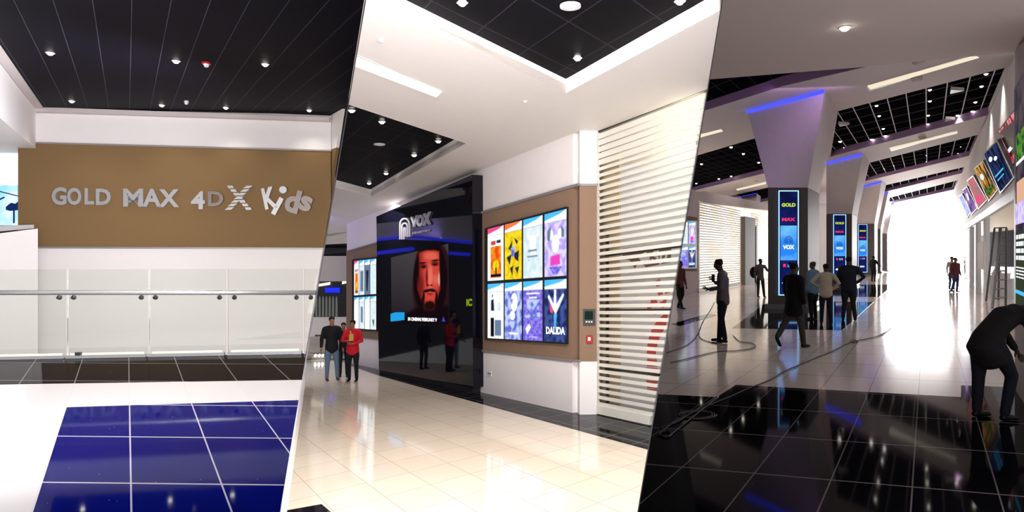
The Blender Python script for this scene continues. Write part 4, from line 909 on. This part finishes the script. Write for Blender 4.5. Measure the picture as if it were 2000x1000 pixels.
# pillars ---------------------------------------------------------------
M['capwhite'] = pm('pillar_cap_plaster', srgb(196, 188, 190), .6)
M['s_night'] = E('night_panel', (22, 34, 110), 1.0, (14, 20, 66), 1.2); M['s_azure'] = em('screen_azure', srgb(40, 130, 235), 1.15, col2=srgb(110, 190, 250), scale=1.0)
M['s_edge'] = em('screen_edge_light', srgb(150, 200, 255), 2.0); M['s_gold'] = E('gold_green', (190, 215, 60), 1.2); M['s_max'] = E('max_red', (235, 50, 90), 1.2)
M['plinthlight'] = em('plinth_light', (.95, 1, .85, 1), 2.0)
def pillar(bl, br, brb, ytop, cap, scr, label, detail=1):
    """bl, br front foot pixels, brb back right foot pixel, ytop shaft top, cap = TL, TR, TR-back pixels on the ceiling"""
    A = fl(3, *bl); B = fl(3, *br); C = fl(3, *brb); Dv = A+(C-B)
    zt = EYE+(500-ytop)/F*A.y; base = (A+C)/2
    t = thing('pillar', base, label, 'pillar', 'flared pillars down the hall')
    up = lambda p, z: Vector((p.x, p.y, z))
    MB().hexa([A, B, C, Dv], [up(p, zt) for p in (A, B, C, Dv)]).build('shaft', M['pillar'], t)
    TL, TR, TB = [ce(3, x, y, HC3) for x, y in cap]; TD = TL+(TB-TR)
    mb = MB(); lo = [up(p, zt+.01) for p in (A, B, C, Dv)]; hi = [p-Vector((0, 0, .005)) for p in (TL, TR, TB, TD)]; N = 8
    for i in range(4):
        j = (i+1) % 4; G_ = [[mb.bm.verts.new(lo[i].lerp(lo[j], u/N).lerp(hi[i].lerp(hi[j], u/N), v/N)) for u in range(N+1)] for v in range(N+1)]
        for v in range(N):
            for u in range(N): mb.bm.faces.new([G_[v][u], G_[v][u+1], G_[v+1][u+1], G_[v+1][u]]).smooth = True
    mb.bm.faces.new([mb.bm.verts.new(p) for p in hi]); mb.bm.faces.new([mb.bm.verts.new(p) for p in lo])
    mb.build('flared_cap', M['capwhite'], t)
    # blue light line under the ceiling on the front edge
    nrm = Vector(((TR-TL).y, -(TR-TL).x, 0)).normalized()
    if nrm.dot(-TL) < 0: nrm = -nrm
    dz = Vector((0, 0, -.17)); mb = MB(); mb.prism([TL-Vector((0, 0, .01)), TR-Vector((0, 0, .01)), TR+dz*.6, TL+dz*.6], nrm*.05); mb.build('blue_light_line', M['blueled'], t)
    # plinth with a light line
    n2 = Vector((0, -1, 0)); g = .09
    ex = (B-A).normalized()*g; ey = (C-B).normalized()*g
    q_ = [A-ex-ey, B+ex-ey, C+ex+ey, Dv-ex+ey]
    MB().hexa(q_, [p+Vector((0, 0, .14)) for p in q_]).build('plinth', M['steel_dark'], t)
    mb = MB(); mb.prism([B+ex*1.3-ey+Vector((0, 0, .04)), C+ex*1.3+ey+Vector((0, 0, .04)), C+ex*1.3+ey+Vector((0, 0, .16)), B+ex*1.3-ey+Vector((0, 0, .16))], ex*.2); mb.build('plinth_light', M['plinthlight'], t)
    if scr:
        Wp = Wall(A, B); x0, y0, x1, y1 = scr
        s = thing('pillar_screen', Wp.at((x0+x1)/2, y1), 'tall blue light-edged screen with coloured words on the '+detail, 'screen', 'tall blue screens on the pillars')
        mb = MB(); Wp.slab(mb, rect(x0, y0, x1, y1), .05, .01); mb.build('casing', M['black'], s)
        h = y1-y0; e = (x1-x0)*.045
        mb = MB()
        for rr in ((x0, y0, x1, y0+e), (x0, y1-e, x1, y1), (x0, y0, x0+e, y1), (x1-e, y0, x1, y1)): Wp.slab(mb, rect(*rr), .008, .061)
        mb.build('light_border', M['s_edge'], s)
        i0, i1 = x0+e*2, x1-e*2; Y = lambda f: y0+h*f
        mb = MB(); Wp.slab(mb, rect(i0, Y(.015), i1, Y(.33)), .004, .061); mb.build('night_picture', M['s_night'], s); mb = MB(); Wp.slab(mb, rect(i0, Y(.67), i1, Y(.985)), .004, .061); mb.build('night_picture', M['s_night'], s)
        mb = MB(); Wp.slab(mb, rect(i0, Y(.335), i1, Y(.665)), .004, .061); mb.build('azure_picture', M['s_azure'], s)
        wd = i1-i0; X = lambda f: i0+wd*f
        for txt, (u0, v0, u1, v1), m_ in (('GOLD', (.08, .12, .92, .155), M['s_gold']), ('MAX', (.1, .26, .9, .292), M['s_max']), ('VOX', (.15, .52, .85, .56), M['scr_white']), ('4DX', (.1, .862, .75, .895), M['scr_white'])):
            mb = MB(); letters(mb, txt, Wp, [(X(u0), Y(v0)), (X(u1), Y(v0)), (X(u1), Y(v1)), (X(u0), Y(v1))], .004, .066, .05); mb.build('lettering', m_, s)
        mb = MB()
        for k in range(3):
            r0 = wd*(.24-.08*k); cx = X(.5); cy = Y(.475); w_ = wd*.035
            o_ = [(cx+r0*math.cos(a), cy-r0*1.1*math.sin(a)) for a in [math.pi*j/8 for j in range(9)]]; n_ = [(cx+(r0-w_)*math.cos(a), cy-(r0-w_)*1.1*math.sin(a)) for a in [math.pi*j/8 for j in range(9)]]
            for j in range(8): Wp.slab(mb, [o_[j], o_[j+1], n_[j+1], n_[j]], .004, .066)
            Wp.slab(mb, rect(cx-r0, cy, cx-r0+w_, Y(.505)), .004, .066); Wp.slab(mb, rect(cx+r0-w_, cy, cx+r0, Y(.505)), .004, .066)
        mb.build('arch_emblem', E('emblem_blue', (20, 60, 150), 1), s)
        for u, c_ in ((.25, M['s_max']), (.52, M['s_azure']), (.72, E('orange_dot', (240, 140, 60), 1))):
            mb = MB(); Wp.slab(mb, rect(X(u-.08), Y(.70), X(u+.08), Y(.73)), .004, .066); mb.build('lettering', c_, s)
    return t
pillar((1500, 603), (1578, 603), (1600, 593), 367, [(1460, 216), (1610, 175), (1637, 218)], (1520.5, 372, 1560, 577), 'nearest and largest flared pillar, clad in brown below', 'nearest pillar')
pillar((1614, 560), (1664, 560), (1674, 556), 418, [(1614, 318), (1685, 299), (1698, 314)], (1627.5, 419, 1652.5, 541), 'second flared pillar, just behind the nearest', 'second pillar')
pillar((1673, 541), (1708, 541), (1714, 539), 437, [(1684, 364), (1722, 353), (1731, 359)], (1676, 438, 1694, 532), 'third flared pillar down the hall', 'third pillar')
pillar((1707, 533.8), (1720, 533.8), (1723, 532.6), 447, [(1722, 380), (1735, 374), (1740, 378)], None, 'fourth, slim looking flared pillar near the daylight', '')
pillar((1722.5, 531), (1733, 531), (1735, 530), 456, [(1732, 401), (1746, 396), (1749, 398)], None, 'farthest pale pillar at the edge of the daylight', '')
pillar((1460, 553), (1477, 553), (1481, 551.5), 443, [(1447, 384), (1478, 377), (1486, 384)], None, 'small dark pillar between the two glowing shutters', '')
# strip lights, downlights, detectors
g = 'strip lights'
strip_light([(1694, 167), (1905, 107), (1912, 112), (1700, 174)], 3, HC3, 'longest strip light, in the first white beam of the dark hall', g, False, M['strip3'])
strip_light([(1360, 264), (1408, 252), (1412, 256), (1360, 270)], 3, HC3, 'strip light in the white beam left of the nearest pillar cap', g, True, M['strip3'])
strip_light([(1738, 288), (1868, 257), (1870, 260), (1742, 293)], 3, HC3, 'strip light in the second white beam of the dark hall', g, False, M['strip3'])
strip_light([(1438, 369), (1496, 355), (1496, 359), (1440, 372)], 3, HC3, 'strip light in the beam left of the nearest pillar shaft', g, False, M['strip3'])
g = 'downlights in the dark hall ceiling'
lt = [(1712, 206), (1717, 226), (1725, 251), (1729, 265), (1641, 276), (1650, 288), (1703, 272), (1816, 175), (1816, 197), (1813, 225), (1812, 242), (1870, 225), (1926, 144), (1917, 168), (1905, 199), (1899, 217), (1785, 251),
      (1727, 328), (1746, 322), (1748, 331), (1809, 302), (1809, 314), (1852, 295), (1871, 298), (1876, 285), (1425, 186), (1549, 149), (1428, 287), (1452, 300), (1370, 320), (1482, 317), (1428, 344), (1404, 349), (1360, 358), (1453, 390), (1474, 397)]
def wh(x, y): return 'the black recess above the nearest pillar' if y < 190 and x < 1600 else ('the small black recess by the nearest pillar' if x > 1450 and y > 380 and x < 1500 else ('the black recess left of the pillars' if x < 1500 else ('the second gridded recess' if y > 280 and x > 1700 else 'the large gridded recess')))
lit = {(1712, 206), (1725, 251), (1816, 197), (1870, 225), (1905, 199), (1746, 322), (1809, 302), (1425, 186), (1549, 149), (1428, 287), (1452, 300), (1926, 144)}
OW = ['first', 'second', 'third', 'fourth', 'fifth', 'sixth', 'seventh', 'eighth', 'ninth', 'tenth', 'eleventh', 'twelfth', 'thirteenth', 'fourteenth', 'fifteenth', 'sixteenth', 'seventeenth', 'eighteenth']
for i, (x, y) in enumerate(lt):
    mates = sorted(p for p in lt if wh(*p) == wh(x, y)); o_ = OW[mates.index((x, y))]
    dl = downlight(ce(3, x, y, HC3 + .27), 'bright downlight in %s, %s from left' % (wh(x, y), o_), g, .05 if y < 260 else .07, 190 if (x, y) in lit else 0, 105)
downlight(ce(3, 1650, 53, HS3), 'lone downlight in the low grey soffit at the top', g, .055, 6)
disc('ceiling_speaker', ce(3, 1450, 158, HC3, .27), .17, M['lampwhite'], 'round ceiling speaker at the left of the black recess', 'speaker', .03)
for x, y, s in ((1795, 120, 'first'), (1790, 153, 'second'), (1801, 268, 'third'), (1478, 353, 'leftmost')): disc('smoke_detector', ce(3, x, y, HC3), .14, M['grey'], '%s grey detector on the white ceiling beams of the dark hall' % s, 'detector', .06)
for x, y, s in ((1862, 172, 'upper right'), (1851, 229, 'lower right'), (1643, 239, 'left, by the pillar cap')):
    p = ce(3, x, y, HC3+.26); mb = MB(); mb.prism([p+Vector((-.22, -.22, -.01)), p+Vector((.26, -.1, -.01)), p+Vector((.1, .3, -.01))], (0, 0, -.1)); tag(mb.build('air_diffuser', M['lampwhite']), 'white angular air diffuser in the gridded recess, '+s, 'air diffuser', 'air diffusers')
# mall light spilling from the pillar coves
lamp('AREA', 'cove_light', ce(3, 1540, 200, HC3-.2)+Vector((0, -1.2, 0)), 16, (.75, .4, 1), ray(1540, 300, 20.5), 2.5, .2)
# cables on the floor
M['cable'] = pm('black_cable', (.015, .014, .015, 1), .5)
def cable(pts, label, r=.008, wig=3):
    P = []; m_ = len(pts)
    for i in range(m_-1):
        p0, p1, p2, p3 = [Vector(pts[min(max(j, 0), m_-1)]) for j in (i-1, i, i+1, i+2)]
        for k in range(6):
            t_ = k/6; q_ = .5*((2*p1)+(p2-p0)*t_+(2*p0-5*p1+4*p2-p3)*t_*t_+(3*p1-p0-3*p2+p3)*t_**3)
            P.append((q_.x, q_.y+wig*.15*math.sin((q_.x+k*7)*.3)))
    P.append(pts[-1]); mb = MB(); mb.tube([fl(3, x, y, r+.004) for x, y in P], r, 6)
    tag(mb.build('cable', M['cable'], smooth=True), label, 'cable')
def spiral(cx, cy, rx, ry, turns, dr=.12):
    return [(cx+rx*(1-dr*k/12)*math.cos(k*math.pi/6), cy+ry*(1-dr*k/12)*math.sin(k*math.pi/6)) for k in range(int(12*turns))]
cable([(1745, 640), (1720, 655), (1690, 664), (1660, 670), (1625, 688), (1580, 706), (1530, 728), (1500, 746), (1460, 762), (1420, 780), (1370, 800), (1320, 825), (1285, 852)], 'long black cable running diagonally across the floor to the dark tiles', .009)
cable([(1660, 668)]+[(1668+7*math.cos(k*.6), 668+3*math.sin(k*.6)) for k in range(11)], 'small loop of cable on the pale floor beside the long cable', .007, 0)
cable(spiral(1362, 812, 38, 9, 3), 'coiled black cable on the dark tiles', .007, 0)
cable([(1290, 838), (1320, 828), (1345, 812), (1380, 790), (1400, 779)]+spiral(1300, 850, 12, 6, 1.4), 'tangled end of black cable by the divider', .009, 0)
cable([(1302, 690), (1340, 676), (1362, 655), (1372, 630), (1385, 610), (1396, 590)], 'thin cable curving towards the man with the phone', .007, 0)
cable([(1400, 700-28), (1372, 664), (1365, 650), (1375, 625)], 'thin loop of cable behind the man with the phone', .007, 0)
cable([(1432, 656), (1445, 668), (1470, 672), (1473, 680), (1440, 686), (1400, 688), (1350, 700), (1310, 710)], 'thin cable curling in front of the man with the phone', .007, 0)
# ================================================================== PEOPLE
def skin_mesh(verts, edges, level=2, smooth=True):
    """verts: list of (co, rx, ry); grows a skinned surface and returns a mesh"""
    me = bpy.data.meshes.new('s'); me.from_pydata([v[0] for v in verts], edges, [])
    o = bpy.data.objects.new('s', me); COL.objects.link(o)
    o.modifiers.new('Skin', 'SKIN')
    for i, sv in enumerate(me.skin_vertices[0].data):
        sv.radius = (verts[i][1], verts[i][2]); sv.use_root = (i == 0)
    ss = o.modifiers.new('Sub', 'SUBSURF'); ss.levels = level; ss.render_levels = level
    bpy.context.view_layer.update()
    out = bpy.data.meshes.new_from_object(o.evaluated_get(bpy.context.evaluated_depsgraph_get()))
    bpy.data.objects.remove(o); bpy.data.meshes.remove(me)
    for p in out.polygons: p.use_smooth = True
    return out
def voxel(limbs, H, size):
    """closed elliptic limbs melted into one smooth surface; limb = [(point, half width, half depth)...]"""
    bm = bmesh.new(); seg = 14
    for ch in limbs:
        pts = [Vector(c[0]) for c in ch]; P = []
        d0 = (pts[1]-pts[0]).normalized(); d1 = (pts[-1]-pts[-2]).normalized()
        r0 = min(ch[0][1:])*H; r1 = min(ch[-1][1:])*H
        full = [(pts[0]-d0*r0*.55, ch[0][1]*.55, ch[0][2]*.55, d0), (pts[0]-d0*r0*.3, ch[0][1]*.88, ch[0][2]*.88, d0)]
        for i, c in enumerate(ch): full.append((pts[i], c[1], c[2], (pts[min(i+1, len(pts)-1)]-pts[max(i-1, 0)]).normalized()))
        full += [(pts[-1]+d1*r1*.3, ch[-1][1]*.88, ch[-1][2]*.88, d1), (pts[-1]+d1*r1*.55, ch[-1][1]*.55, ch[-1][2]*.55, d1)]
        rings = []
        for p, rx, ry, d in full:
            u = Vector((1, 0, 0)); u = u-d*u.dot(d)
            if u.length < .3: u = Vector((0, 0, 1)); u = u-d*u.dot(d)
            u.normalize(); v = d.cross(u)
            rings.append([bm.verts.new(p+u*math.cos(a)*rx*H+v*math.sin(a)*ry*H) for a in [2*math.pi*k/seg for k in range(seg)]])
        for A, B in zip(rings, rings[1:]):
            for k in range(seg): bm.faces.new([A[k], A[(k+1) % seg], B[(k+1) % seg], B[k]])
        bm.faces.new(list(reversed(rings[0]))); bm.faces.new(rings[-1])
    bmesh.ops.recalc_face_normals(bm, faces=bm.faces)
    me = bpy.data.meshes.new('v'); bm.to_mesh(me); bm.free(); o = bpy.data.objects.new('v', me); COL.objects.link(o)
    r = o.modifiers.new('r', 'REMESH'); r.mode = 'VOXEL'; r.voxel_size = size*H/1.6
    sm = o.modifiers.new('s', 'SMOOTH'); sm.iterations = 4; sm.factor = .5
    bpy.context.view_layer.update()
    out = bpy.data.meshes.new_from_object(o.evaluated_get(bpy.context.evaluated_depsgraph_get()))
    bpy.data.objects.remove(o); bpy.data.meshes.remove(me)
    for p in out.polygons: p.use_smooth = True
    return out
BASE = dict(pelvis=(0, 0, .53), belly=(0, .0, .61), chest=(0, .0, .735), neckb=(0, -.005, .825), neck=(0, .0, .855), head0=(0, .01, .885), head1=(0, .012, .93), head2=(0, .005, .965),
 shL=(-.105, 0, .805), elL=(-.135, -.01, .635), wrL=(-.145, .03, .49), shR=(.105, 0, .805), elR=(.135, -.01, .635), wrR=(.145, .03, .49),
 hipL=(-.052, 0, .50), knL=(-.058, .012, .28), anL=(-.06, -.01, .05), hipR=(.052, 0, .50), knR=(.058, .012, .28), anR=(.06, -.01, .05), handL=None, handR=None, footL=(0, 1, -.0), footR=(0, 1, -.0))
MCACHE = {}
def cm(col, rough=.8):
    k = (col, rough)
    if k not in MCACHE: MCACHE[k] = pm('cloth_%d_%d_%d' % col, srgb(*col), rough, var=.12, scale=14, bump=.2, bscale=40, spec=.2)
    return MCACHE[k]
def person(foot, H, yaw, label, pose=None, skin=(150, 105, 85), top=(40, 40, 45), legs=(30, 32, 40), shoes=(20, 18, 18), hair=(18, 14, 12), coat=False, girth=1.0, heel=0, sleeves='long', hairstyle='short', detail=2, group=None, skirtlegs=False):
    J = dict(BASE); J.update(pose or {}); J = {k: (Vector(v)*H if v is not None else None) for k, v in J.items()}
    t = thing('person', foot, label, 'person', group); t.rotation_euler = (0, 0, yaw)
    V = []; Ed = []
    def add(p, rx, ry=None, prev=None):
        V.append((tuple(p), rx*H, (ry or rx)*H)); i = len(V)-1
        if prev is not None: Ed.append((prev, i))
        return i
    g = girth
    pe = add(J['pelvis'], .056*g, .042*g); be = add(J['belly'], .052*g, .040*g, pe); ch = add(J['chest'], .062*g, .046*g, be); nb = add(J['neckb'], .042, .036, ch)
    ne = add(J['neck'], .029, .029, nb); h0 = add(J['head0'], .036, .040, ne); h1 = add(J['head1'], .043, .052, h0); h2 = add(J['head2'], .036, .042, h1)
    fw = (J['head1']-J['head0']).normalized(); side = Vector((1, 0, 0)); ff = side.cross(fw)*-1
    if ff.y < 0: ff = -ff
    nose = add(J['head0']*.55+J['head1']*.45+ff*.053*H, .008, .009, h0)
    for sd in 'LR':
        sg = -1 if sd == 'L' else 1
        sh = add(J['sh'+sd]-Vector((0, 0, .008*H)), .026*g, .025*g, ch); el = add(J['el'+sd], .024, .024, sh); mid = add(J['el'+sd].lerp(J['wr'+sd], .55), .020, .020, el); wr = add(J['wr'+sd], .014, .016, mid)
        dirv = (J['hand'+sd].normalized() if J['hand'+sd] is not None else (J['wr'+sd]-J['el'+sd]).normalized())
        across = dirv.cross(Vector((sg, .2, 0.1))).normalized(); perp = dirv.cross(across)
        pa = add(J['wr'+sd]+dirv*.032*H, .017, .010, wr); pb = add(J['wr'+sd]+dirv*.050*H, .016, .009, pa)
        for k, ln in enumerate((.040, .046, .043, .034)):
            o = J['wr'+sd]+dirv*.056*H+across*((k-1.5)*.0115*H); f1 = add(o, .0052, .0052, pb); f2 = add(o+dirv*ln*.5*H+perp*.004*H*sg*-1, .005, .005, f1); add(o+dirv*ln*H*.92+perp*.012*H*sg*-1, .0045, .0045, f2)
        o = J['wr'+sd]+dirv*.022*H-across*.016*H; a1 = add(o, .006, .006, pa); add(o+dirv*.022*H-across*.014*H, .0055, .0055, a1)
        hi = add(J['hip'+sd], .042*g, .042*g, pe); kn = add(J['kn'+sd], .032, .034, hi); ca = add(J['kn'+sd].lerp(J['an'+sd], .35), .030, .032, kn); an = add(J['an'+sd], .018, .020, ca)
        fd = J['foot'+sd].normalized(); he = add(J['an'+sd]+Vector((0, 0, -.026*H)), .012, .012, an); add(J['an'+sd]+Vector((0, 0, -.028*H))+fd*.07*H, .012, .009, he)
    me = skin_mesh(V, Ed, 1); body = link('body', me, cm(skin, .6), t)
    G = lambda k: J[k]
    dz = lambda v: Vector((0, 0, v*H))
    # shirt / jacket
    spine = (G('belly')-G('pelvis')).normalized()*H
    hem = G('pelvis')-spine*.062
    L = [[(hem, .088*g, .068*g), (G('pelvis'), .086*g, .066*g), (G('belly'), .078*g, .058*g), (G('chest'), .086*g, .062*g), (G('neckb')-spine*.020, .066*g, .046*g), (G('neckb')+spine*.012, .038, .036)], [(G('shL')-spine*.008, .033*g, .036*g), (G('chest').lerp(G('neckb'), .75), .045*g, .042*g), (G('shR')-spine*.008, .033*g, .036*g)]]
    if coat:
        dn = (G('hipL')+G('hipR'))/2+(G('knL')+G('knR')-G('hipL')-G('hipR'))*.22; L[0].insert(0, (dn, .098*g, .082*g))
    for sd in 'LR':
        if sleeves == 'long': L.append([(G('sh'+sd)-spine*.008, .035*g, .036*g), (G('el'+sd), .032, .031), (G('el'+sd).lerp(G('wr'+sd), .94), .024, .024)])
        else: L.append([(G('sh'+sd)-spine*.008, .035*g, .036*g), (G('el'+sd), .036, .035)])
    link('jacket' if coat else 'shirt', voxel(L, H, .016), cm(top), t)
    # trousers
    L = [[(G('pelvis')+spine*.005, .064*g, .046*g), (G('pelvis')-spine*.035, .068*g, .050*g)]]
    for sd in 'LR':
        hp = G('hip'+sd); kn = G('kn'+sd); an = G('an'+sd)
        L.append([(hp, .040*g, .046*g), (hp.lerp(kn, .40), .045*g, .047*g), (kn, .037, .040), (kn.lerp(an, .5), .033, .035)]+([] if skirtlegs else [(an-(an-kn).normalized()*-.004*H, .029, .030)]))
    link('trousers', voxel(L, H, .016), cm(legs), t)
    for sd in 'LR':
        fd = G('foot'+sd).normalized(); an = G('an'+sd); z0 = an-dz(.028)
        link('shoe', voxel([[(z0-fd*.020*H, .021, .020), (z0+fd*.03*H, .025, .020), (z0+fd*.085*H-dz(.003), .023, .015)], [(z0-fd*.008*H, .022, .022), (an, .021, .023)]], H, .009), cm(shoes, .4), t)
    # hair
    ax = (G('head2')-G('head0')).normalized(); yy = ff.normalized(); xx = yy.cross(ax).normalized()
    c = G('head1')+ax*.010*H-ff*.012*H
    L = [[(c-yy*.012*H, .046, .046), (c+yy*.030*H+ax*.012*H, .040, .030)], [(c-ax*.018*H-yy*.014*H, .043, .036), (c+ax*.012*H, .047, .046)]]
    if hairstyle == 'bun': L.append([(c-ff*.052*H+dz(.02), .026, .026), (c-ff*.058*H+dz(.022), .024, .024)])
    if hairstyle == 'long': L.append([(c, .050, .050), (c-ax*.06*H-yy*.02*H, .050, .042), (c-ax*.10*H-yy*.024*H, .040, .03)])
    link('hair', voxel(L, H, .010), cm(hair), t)
    # eyes and mouth
    mb = MB(); hc_ = J['head0'].lerp(J['head1'], .75)
    for sx in (-1, 1): mb.ball(hc_+xx*.017*H*sx+ff*.047*H, .005*H, .004*H, .0035*H, 8)
    mb.build('eyes', cm((25, 20, 20), .3), t, base=(0, 0, 0)).location = (0, 0, 0)
    mb = MB(); mb.ball(J['head0']+ff*.038*H+Vector((0, 0, .002*H)), .012*H, .006*H, .003*H, 8)
    mb.build('mouth', cm((110, 55, 50), .5), t, base=(0, 0, 0)).location = (0, 0, 0)
    return t
def ft(r, x, y): return fl(r, x, y)
def hgt(r, x, yfoot, yhead): Y = EYE*F/(yfoot-HZ[r]); return (yfoot-yhead)/F*Y
R180 = math.pi
# middle hall: the group of three facing the viewer
def toward_cam(p): return math.atan2(-p.y, -p.x)-math.pi/2
p = ft(2, 648, 743); H = hgt(2, 648, 743, 616)
person(p, H, toward_cam(p)+.15, 'man in black zipped jacket and faded blue jeans facing the camera', dict(elL=(-.15, 0, .64), wrL=(-.16, .05, .5), elR=(.15, .0, .64), wrR=(.165, .06, .52), anL=(-.085, 0, .05), anR=(.075, 0, .05), knL=(-.072, .01, .28), knR=(.066, .01, .28)), top=(22, 24, 28), legs=(92, 112, 132), shoes=(70, 48, 38), coat=False, girth=1.18)
p = ft(2, 689, 745); H = hgt(2, 689, 745, 623)
red_man = person(p, H, toward_cam(p)-.25, 'man in a red jacket and black trousers holding a small yellow item', dict(elR=(.16, .03, .65), wrR=(.06, .13, .665), handR=(-1, .1, .2), elL=(-.15, .03, .65), wrL=(-.05, .14, .62), handL=(.9, .3, .2)), top=(196, 30, 44), legs=(26, 28, 30), shoes=(22, 20, 20), coat=False, girth=1.2)
p2 = ray(686, 659, p.y-.30); mb = MB(); mb.box(p2, .10, .05, .16, .2); mb.tube([p2+Vector((0, 0, .08)), p2+Vector((-.02, -.02, .15))], .02, 8); tag(mb.build('camera', pm('yellow_case', srgb(205, 160, 60), .5)), 'small yellow item held by the man in the red jacket', 'camera')
p = ft(2, 671, 736); H = hgt(2, 671, 736, 628)
person(p, H, toward_cam(p), 'person in dark clothes half hidden behind the man in red', dict(), top=(30, 30, 36), legs=(26, 30, 36), girth=1.0)
# dark hall
p = ft(3, 1412, 669); H = hgt(3, 1412, 669, 502)
a = toward_cam(p)
phone_man = person(p, H, a-math.pi/2-.15, 'man in a grey shirt standing sideways looking at a phone by the cables', dict(neckb=(0, .015, .82), neck=(0, .03, .848), head0=(0, .055, .878), head1=(0, .058, .924), head2=(0, .05, .962), elR=(.13, -.01, .655), wrR=(.07, .105, .70), handR=(-.3, .6, .7), elL=(-.125, .0, .645), wrL=(-.05, .145, .62), handL=(.3, 1, .3), anL=(-.05, -.03, .05), anR=(.055, .05, .05), knR=(.056, .03, .28)), skin=(70, 52, 46), top=(92, 84, 96), legs=(22, 20, 30), girth=1.12)
ph = ray(1393, 543, p.y); mb = MB(); mb.box(ph, .02, .075, .14, .3); tag(mb.build('mobile_phone', M['black']), 'mobile phone held up by the man standing sideways', 'phone')
p = ft(3, 1550, 679); H = hgt(3, 1550, 681, 510)
person(p, H, -1.15, 'woman in a black coat walking with one heel lifted, in front of the nearest pillar', dict(hipL=(-.05, 0, .5), knL=(-.05, -.07, .30), anL=(-.05, -.20, .13), footL=(0, .5, -.85), knR=(.052, .06, .28), anR=(.05, .10, .05), elL=(-.13, .01, .65), wrL=(-.12, .06, .52), elR=(.13, -.01, .65), wrR=(.13, .03, .51)), skin=(92, 70, 62), top=(14, 13, 16), legs=(64, 56, 54), coat=True, girth=1.22, hair=(12, 11, 12), hairstyle='bun', shoes=(12, 11, 12))
p = ft(3, 1588, 624); H = hgt(3, 1588, 624, 509)
person(p, H, a+R180+.9, 'heavy man in a light blue shirt behind the woman in the black coat', dict(), skin=(92, 68, 58), top=(96, 128, 150), legs=(20, 20, 26), girth=1.35, hair=(60, 52, 50))
p = ft(3, 1613, 634); H = hgt(3, 1613, 634, 513)
person(p, H, R180+toward_cam(p), 'man in a cream shirt seen from behind with hands on hips', dict(elL=(-.215, -.03, .68), wrL=(-.10, .02, .60), handL=(.6, .6, -.3), elR=(.19, -.03, .67), wrR=(.10, .02, .58), handR=(-.6, .6, -.3), anL=(-.065, 0, .05), anR=(.075, 0, .05)), skin=(80, 60, 52), top=(176, 160, 142), legs=(24, 28, 44), girth=1.15)
p = ft(3, 1658, 626); H = hgt(3, 1658, 626, 499)
person(p, H, R180+toward_cam(p), 'stocky man in dark waistcoat with pink sleeves, back turned, right of the group', dict(elR=(.205, -.02, .67), wrR=(.11, .03, .58), handR=(-.6, .6, -.3), anL=(-.08, 0, .05), anR=(.085, 0, .05), elL=(-.15, .02, .65), wrL=(-.11, .08, .55)), skin=(80, 58, 52), top=(30, 32, 44), legs=(34, 32, 34), girth=1.32)
p = ft(3, 1485, 581); H = hgt(3, 1485, 581, 504)
bag = person(p, H, toward_cam(p)+.4, 'man in a light vest with one arm stretched out near the left shutters', dict(elL=(-.17, .0, .70), wrL=(-.27, .02, .62), handL=(-1, 0, -.3), anR=(.06, 0, .05), anL=(-.10, 0, .05), knL=(-.075, 0, .28)), skin=(50, 40, 36), top=(90, 84, 84), legs=(40, 36, 38))
b0 = ray(1472, 532, p.y+.22); mb = MB(); mb.ball(b0, .15, .13, .22); mb.ball(b0+Vector((0, .1, -.05)), .10, .06, .12); tag(mb.build('backpack', cm((24, 22, 28))), 'black backpack on the man with the outstretched arm', 'backpack')
p = ft(3, 1325, 603); H = hgt(3, 1325, 603, 508)
person(p+Vector((.05, 0, 0)), H, R180+.6, 'person in a maroon top partly cut off by the left divider', dict(anR=(.06, .1, .05), anL=(-.06, -.1, .05)), skin=(80, 56, 48), top=(96, 52, 50), legs=(20, 18, 22))
p = ft(3, 1859, 566); H = hgt(3, 1859, 566, 500)
person(p, H, R180, 'distant man in a pale shirt walking beside the one in maroon', dict(elL=(-.2, 0, .69), wrL=(-.11, .05, .6)), top=(200, 180, 170), legs=(70, 80, 110))
p = ft(3, 1866, 571); H = hgt(3, 1866, 571, 502)
person(p, H, R180+.2, 'distant man in a maroon shirt walking towards the daylight', dict(anR=(.05, -.08, .06)), top=(110, 60, 70), legs=(60, 70, 110), girth=1.2)
p = ft(3, 1887, 543); H = hgt(3, 1887, 543, 499)
person(p, H, 1.2, 'distant thin figure standing by the right hand shop window', dict(elL=(-.12, .1, .7), wrL=(-.08, .2, .66)), top=(160, 110, 110), legs=(60, 60, 70))
p = ft(3, 1706, 550); H = hgt(3, 1706, 550, 499)
person(p, H, -1.2, 'dark figure standing beside the third pillar', dict(elR=(.14, .08, .66), wrR=(.12, .2, .62)), top=(26, 28, 30), legs=(24, 24, 28), skin=(60, 48, 44), girth=1.2)
# bending person at the right edge
p = ft(3, 1950, 818); Hb = 1.56
person(p, Hb, -math.pi/2+.12, 'person in dark clothes bending forward at the right edge of the dark floor', dict(pelvis=(0, -.08, .53), belly=(0, -.025, .60), chest=(0, .06, .675), neckb=(0, .13, .715), neck=(0, .155, .72), head0=(0, .185, .715), head1=(0, .215, .69), head2=(0, .238, .665),
  shL=(-.10, .11, .69), shR=(.10, .11, .69), elL=(-.12, .16, .54), wrL=(-.10, .22, .44), elR=(.12, .15, .54), wrR=(.10, .25, .46), hipL=(-.055, -.08, .50), hipR=(.055, -.07, .50), knL=(-.06, -.09, .27), anL=(-.062, -.10, .05), knR=(.06, .04, .29), anR=(.06, -.01, .05)),
  skin=(60, 46, 42), top=(26, 24, 26), legs=(22, 22, 32), coat=True, girth=1.2, hairstyle='long', shoes=(14, 14, 14))
